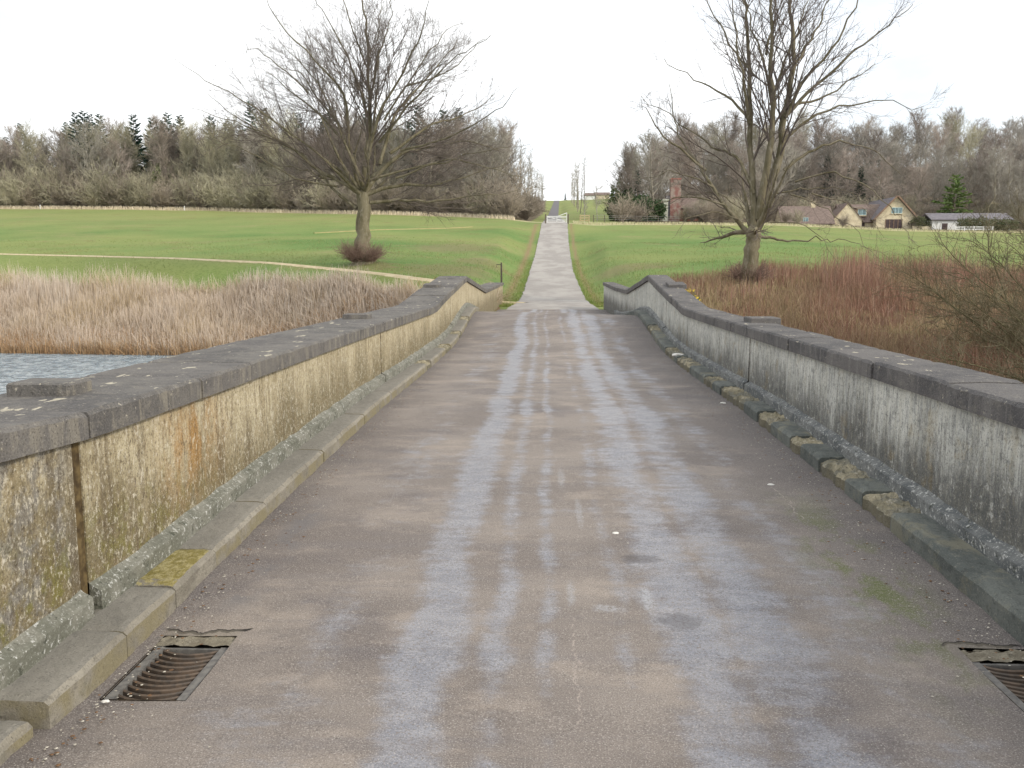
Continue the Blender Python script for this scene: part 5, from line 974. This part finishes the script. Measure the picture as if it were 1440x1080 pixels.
# two white marker posts in the pasture before the left wood
for i, (s, h) in enumerate([(-.571, .7), (-.406, .7)]):
    y = float(edge_y(s)) - 1.5; o = MB().tube([(0, 0, -.2), (0, 0, h)], [.10, .09], 6).tube([(0, 0, h), (0, 0, h + .12)], [.13, .04], 6).build('marker_stake', WHT); o.location = (s * y, y, gz(s * y, y)); tag(o, ['short white stake at the far pasture edge, the leftmost of two', 'short white stake at the far pasture edge, the one nearer the big bare tree'][i], 'stake')

# ------------------------------------------------------------------ buildings
def mat_stonewall(name, c1, c2):
    t = NT(name); t.n.new('ShaderNodeTexBrick'); c = t.mix(t.ss(t.noise(1.6, 5, .7), .4, .6), c1, c2); c = t.mix(t.mul(t.ss(t.noise(7, 4, .7, sc=(1, 1, 2.2)), .52, .66), .5), c, tuple(v * .55 for v in c2)); t.bump(t.noise(8, 4, .7, sc=(1, 1, 2)), .6, .05); return t.done(c, .92)
CRM = mat_stonewall('cream_stone', (0.68, 0.60, 0.43), (0.56, 0.48, 0.33)); TIL = simple('clay_tile', (0.15, 0.115, 0.10), (0.23, 0.175, 0.15), 2.5, .85, sc=(1, 1, 4), bump=.04); SLT = simple('dark_slate', (0.13, 0.12, 0.135), (0.20, 0.185, 0.195), 2.5, .7, sc=(1, 1, 4), bump=.03)
WIN = simple('window_glass', (0.10, 0.16, 0.18), (0.22, 0.30, 0.32), 2, .2); FRB = simple('blue_frame', (0.42, 0.60, 0.62), (0.5, 0.68, 0.70), 4, .6); DRK = simple('dark_doorway', (0.05, 0.035, 0.035), (0.09, 0.06, 0.06), 3, .6); TIM = simple('bargeboard', (0.20, 0.13, 0.09), (0.28, 0.19, 0.13), 3, .8)
hy = 168.0; hz0 = gz(64, hy) - .15; hx = 64.0
R_ = empty('stone_house', (hx, hy, hz0), label='cream stone house with a steep gable, tiled roofs and blue windows beyond the pasture', cat='house')
zt = 14.33 - hz0; ze = 10.6 - hz0; hw_ = 3.55; D = 13
m = MB(); m._add([(-hw_, 0, -.6), (hw_, 0, -.6), (hw_, 0, ze), (0, 0, zt - .1), (-hw_, 0, ze), (-hw_, D, -.6), (hw_, D, -.6), (hw_, D, ze), (0, D, zt - .1), (-hw_, D, ze)], [(0,1,2,3,4),(9,8,7,6,5),(0,5,6,1),(1,6,7,2),(4,9,5,0)]); m.build('wall', CRM, R_)
def slope(p0, p1, p2, p3, th=.16):
    n = (Vector(p1) - Vector(p0)).cross(Vector(p3) - Vector(p0)).normalized() * th
    if n.z < 0: n = -n
    a = [tuple(Vector(p)) for p in (p0, p1, p2, p3)]; b_ = [tuple(Vector(p) + n) for p in (p0, p1, p2, p3)]; return MB()._add(a + b_, [(0,1,2,3),(4,5,6,7),(0,1,5,4),(1,2,6,5),(2,3,7,6),(3,0,4,7)])
k = (zt - ze) / hw_
slope((0, -.35, zt - .08), (0, D + .3, zt - .08), (-hw_ - .35, D + .3, ze - .35 * k - .08), (-hw_ - .35, -.35, ze - .35 * k - .08)).build('roof', SLT, R_)
slope((0, -.35, zt - .08), (0, D + .3, zt - .08), (hw_ + .35, D + .3, ze - .35 * k - .08), (hw_ + .35, -.35, ze - .35 * k - .08)).build('roof', TIL, R_)
for sg in (-1, 1): slope((0, -.52, zt - .02), (0, -.36, zt - .02), (sg * (hw_ + .42), -.36, ze - .42 * k - .02), (sg * (hw_ + .42), -.52, ze - .42 * k - .02), .28).build('bargeboard', TIM, R_)
def window(x, z, w, h, nl, root, y=-.02, face='y'):
    m = MB(); t_ = .07
    m.box((x - w/2, y - .05, z - h/2), (x - w/2 + t_, y + .02, z + h/2)).box((x + w/2 - t_, y - .05, z - h/2), (x + w/2, y + .02, z + h/2)).box((x - w/2 + t_, y - .05, z + h/2 - t_), (x + w/2 - t_, y + .02, z + h/2)).box((x - w/2 + t_, y - .05, z - h/2), (x + w/2 - t_, y + .02, z - h/2 + t_))
    for i in range(1, nl): xx = x - w/2 + w * i / nl; m.box((xx - .035, y - .045, z - h/2 + t_), (xx + .035, y + .018, z + h/2 - t_))
    o = m.build('window', FRB, root); MB().box((x - w/2 + t_ + .002, y - .03, z - h/2 + t_ + .002), (x + w/2 - t_ - .002, y - .012, z + h/2 - t_ - .002)).build('pane', WIN, o); MB().box((x - w/2 - .1, y - .12, z - h/2 - .14), (x + w/2 + .1, y + .02, z - h/2 - .003)).build('sill', CRM, o); return o
window(.1, 11.85 - hz0, 1.9, 1.05, 3, R_)
d_ = MB().box((-1.9, -.03, .0), (1.2, .015, 1.75)); o = d_.build('glazed_door', DRK, R_); m = MB()
for x in (-1.9, -1.15, -.4, .35, 1.1): m.box((x, -.07, 0), (x + .10, -.032, 1.75))
m.build('frame', TIM, o)
# wing to the left, ridge across the view
wx0, wx1 = -9.2, -1.0; wz = 13.15 - hz0; we = 10.1 - hz0; wd = 6.0
m = MB(); m._add([(wx0, 2.0, -.6), (wx0, 2.0 + wd, -.6), (wx0, 2.0 + wd, we), (wx0, 2.0 + wd/2, wz), (wx0, 2.0, we), (-hw_ - .01, 2.0, -.6), (-hw_ - .01, 2.0 + wd, -.6), (-hw_ - .01, 2.0 + wd, we), (-hw_ - .01, 2.0 + wd/2, wz), (-hw_ - .01, 2.0, we)], [(0,1,2,3,4),(5,9,8,7,6),(0,4,9,5),(1,6,7,2)]); m.build('wing_wall', CRM, R_)
kk = (wz - we) / (wd / 2)
slope((wx0 - .2, 2 + wd/2, wz + .02), (wx1, 2 + wd/2, wz + .02), (wx1 - 2.0, 2 - .4, we - .4*kk + .02), (wx0 - .2, 2 - .4, we - .4*kk + .02)).build('wing_roof', TIL, R_)
slope((wx0 - .2, 2 + wd/2, wz + .02), (wx1, 2 + wd/2, wz + .02), (wx1, 2 + wd + .4, we - .4*kk + .02), (wx0 - .2, 2 + wd + .4, we - .4*kk + .02)).build('wing_roof', TIL, R_)
GX = -8.55; m = MB(); g1, ge, gf = 13.3 - hz0, 10.15 - hz0, .6; gw = 2.65
m._add([(GX - gw, gf, -.6), (GX + gw, gf, -.6), (GX + gw, gf, ge), (GX, gf, g1 - .06), (GX - gw, gf, ge), (GX - gw, 5, -.6), (GX + gw, 5, -.6), (GX + gw, 5, ge), (GX, 5, g1 - .06), (GX - gw, 5, ge)], [(0,1,2,3,4),(9,8,7,6,5),(0,5,6,1),(1,6,7,2),(4,9,5,0)]); m.build('wing_gable', CRM, R_)
gk = (g1 - ge) / gw
for sg in (-1, 1): slope((GX, gf - .15, g1), (GX, 5.4, g1), (GX + sg * (gw + .25), 5.4, ge - .25 * gk), (GX + sg * (gw + .25), gf - .15, ge - .25 * gk), .12).build('wing_roof', TIL, R_)
dm = MB().box((-6.3, 2.1, 10.9 - hz0), (-4.6, 4.2, 12.25 - hz0)).build('dormer', CRM, R_); w_ = window(-5.45, 11.65 - hz0, 1.5, 1.0, 2, R_, 2.08); slope((-6.5, 1.9, 12.22 - hz0), (-4.4, 1.9, 12.22 - hz0), (-4.4, 4.6, 12.75 - hz0), (-6.5, 4.6, 12.75 - hz0), .1).build('dormer_roof', TIL, R_)
o = MB().box((-6.0, 1.955, 0), (-4.9, 1.99, 1.9)).build('door', DRK, R_)
# garden low wall, white boundary and hedge to the right of the house
LW = MB(); secs = []
for x in np.arange(66.5, 72.5, .75): z = gz(x, 166.5); secs.append([(x, 166.4, z - .3), (x, 166.75, z - .3), (x, 166.75, z + .55), (x, 166.4, z + .55)])
tag(LW.sweep(secs).build('garden_wall', CRM), 'low pale garden wall beside the gable of the stone house', 'wall')
for i, (x, y, r, h, n) in enumerate([(67.5, 166.9, 1.3, 2.4, 1800), (70.2, 167.6, 1.5, 1.9, 1800), (73.5, 161, 1.6, 2.3, 2000), (75.6, 160.6, 1.7, 2.4, 2000), (77.8, 160.5, 1.6, 2.1, 2000), (80.0, 160.2, 1.8, 2.2, 2000)]):
    leafy(500 + i, r, h, n, .22, HED, 'garden_shrub', ['climbing shrub against the house gable', 'round shrub on the low garden wall right of the gable', 'grey-green shrub at the left end of the white outbuilding', 'second grey-green shrub before the white outbuilding', 'third grey-green shrub before the white outbuilding', 'grey-green shrub nearest the bare white end of the outbuilding'][i], x, y)
# long low outbuilding
oy = 166; oz = gz(76, oy) - .3; R2_ = empty('outbuilding', (76, oy, oz), label='long low white outbuilding with a grey slate roof right of the stone house', cat='outbuilding')
MB().box((-6.2, 0, -.5), (7.6, 5, 2.0)).build('wall', simple('white_render', (0.68, 0.68, 0.66), (0.78, 0.78, 0.76), 2, .8), R2_)
slope((-6.6, 2.5, 3.3), (8.0, 2.5, 3.3), (8.0, -.35, 2.0), (-6.6, -.35, 2.0)).build('roof', SLT, R2_); slope((-6.6, 2.5, 3.3), (8.0, 2.5, 3.3), (8.0, 5.35, 2.0), (-6.6, 5.35, 2.0)).build('roof', SLT, R2_)
for x in (-4.5, 5.2): o = MB().box((x, -.04, .2), (x + 1.0, .01, 1.5)).build('door', DRK, R2_)
# white rail fence in front
fr = empty('rail_fence', (76, 158.2, gz(76, 158.2)), label='low white rail fence at the pasture edge before the outbuilding', cat='fence')
for i in range(5): MB().cbox((-5.6 + i * 1.6, 0, .35), (.12, .12, 1.0)).build('post', WHT, fr)
for h in (.35, .72): MB().cbox((-2.4, -.075, h), (6.6, .03, .14)).build('rail', WHT, fr)
# barn seen through the lime tree
by = 166; bz = gz(47.5, by) - .2; B_ = empty('long_barn', (47.5, by, bz), label='long low barn with a red-brown tiled roof seen through the tall bare tree', cat='barn')
e_, t_ = 9.45 - bz, 12.6 - bz
MB().box((-4.6, 0, -.5), (4.6, 6, e_)).build('wall', CRM, B_); slope((-4.8, 3, t_), (4.8, 3, t_), (4.8, -.4, e_ - .2), (-4.8, -.4, e_ - .2)).build('roof', TIL, B_); slope((-4.8, 3, t_), (4.8, 3, t_), (4.8, 6.4, e_ - .2), (-4.8, 6.4, e_ - .2)).build('roof', TIL, B_)
MB()._add([(-4.6, 0, e_), (-4.6, 6, e_), (-4.6, 3, t_ - .1)], [(0, 1, 2)])._add([(4.6, 0, e_), (4.6, 6, e_), (4.6, 3, t_ - .1)], [(0, 1, 2)]).build('gable', CRM, B_)
window(-.4, .85, .9, .8, 2, B_); MB().box((1.2, 2.6, t_ - .3), (2.0, 3.4, t_ + .9)).build('chimney', CRM, B_)
# brick lodge with chimney behind the near branches
BRK = NT('red_brick'); _b = BRK.n.new('ShaderNodeTexBrick'); _b.inputs['Scale'].default_value = 4; _b.inputs['Color1'].default_value = (0.30, 0.12, 0.09, 1); _b.inputs['Color2'].default_value = (0.38, 0.18, 0.14, 1); _b.inputs['Mortar'].default_value = (0.35, 0.28, 0.24, 1); BRK.l.new(BRK.geo, _b.inputs[0]); BRK = BRK.done(BRK.mix(BRK.ss(BRK.noise(1.2, 4), .4, .65), _b.outputs[0], (0.26, 0.13, 0.11)), .9)
cy_ = 160; cz = gz(23, cy_) - .2; C_ = empty('brick_lodge', (22.6, cy_, cz), label='narrow red brick lodge with a tall chimney between the laurels and the tall bare tree', cat='building')
MB().box((-.85, 0, -.5), (.95, 1.2, 7.35)).box((-.95, -.1, 7.35), (1.05, 1.3, 7.6)).build('chimney', BRK, C_)
MB().box((.95, .6, -.5), (4.2, 4.6, 2.4)).build('wall', BRK, C_); slope((.97, 2.6, 4.2), (4.4, 2.6, 4.2), (4.4, .3, 2.3), (.97, .3, 2.3)).build('roof', TIL, C_); slope((.97, 2.6, 4.2), (4.4, 2.6, 4.2), (4.4, 4.9, 2.3), (.97, 4.9, 2.3)).build('roof', TIL, C_)
MB().box((-1.6, .2, -.5), (-.86, 1.6, 4.6)).build('lean_to', SLT, C_); window(2.4, 1.4, .8, .9, 2, C_, .58)
o = MB().box((-.42, -.42, -.3), (.42, .42, 3.5)).box((-.55, -.55, 3.5), (.55, .55, 3.75)).build('gate_pier', simple('lichened_pier', (0.36, 0.37, 0.28), (0.55, 0.55, 0.47), 3, .9)); o.location = (20.7, 158.5, gz(20.7, 158.5)); tag(o, 'pale lichened square stone pier just left of the brick chimney', 'pier')
# sheds on the skyline beside the distant drive
for i, (x, w) in enumerate([(17, 3.2), (21.5, 4.5)]):
    z = gz(x * 1.6, 560); r = empty('far_building', (x * 1.6, 560, z), label=['smaller pale building on the skyline right of the lone conifer', 'larger pale building on the skyline right of the lone conifer'][i], cat='building')
    MB().box((-w, 0, -1), (w, 6, 2.6)).build('wall', WHT if i == 0 else CRM, r); slope((-w - .3, 3, 4.2), (w + .3, 3, 4.2), (w + .3, -.4, 2.4), (-w - .3, -.4, 2.4)).build('roof', TIL, r); slope((-w - .3, 3, 4.2), (w + .3, 3, 4.2), (w + .3, 6.4, 2.4), (-w - .3, 6.4, 2.4)).build('roof', TIL, r)
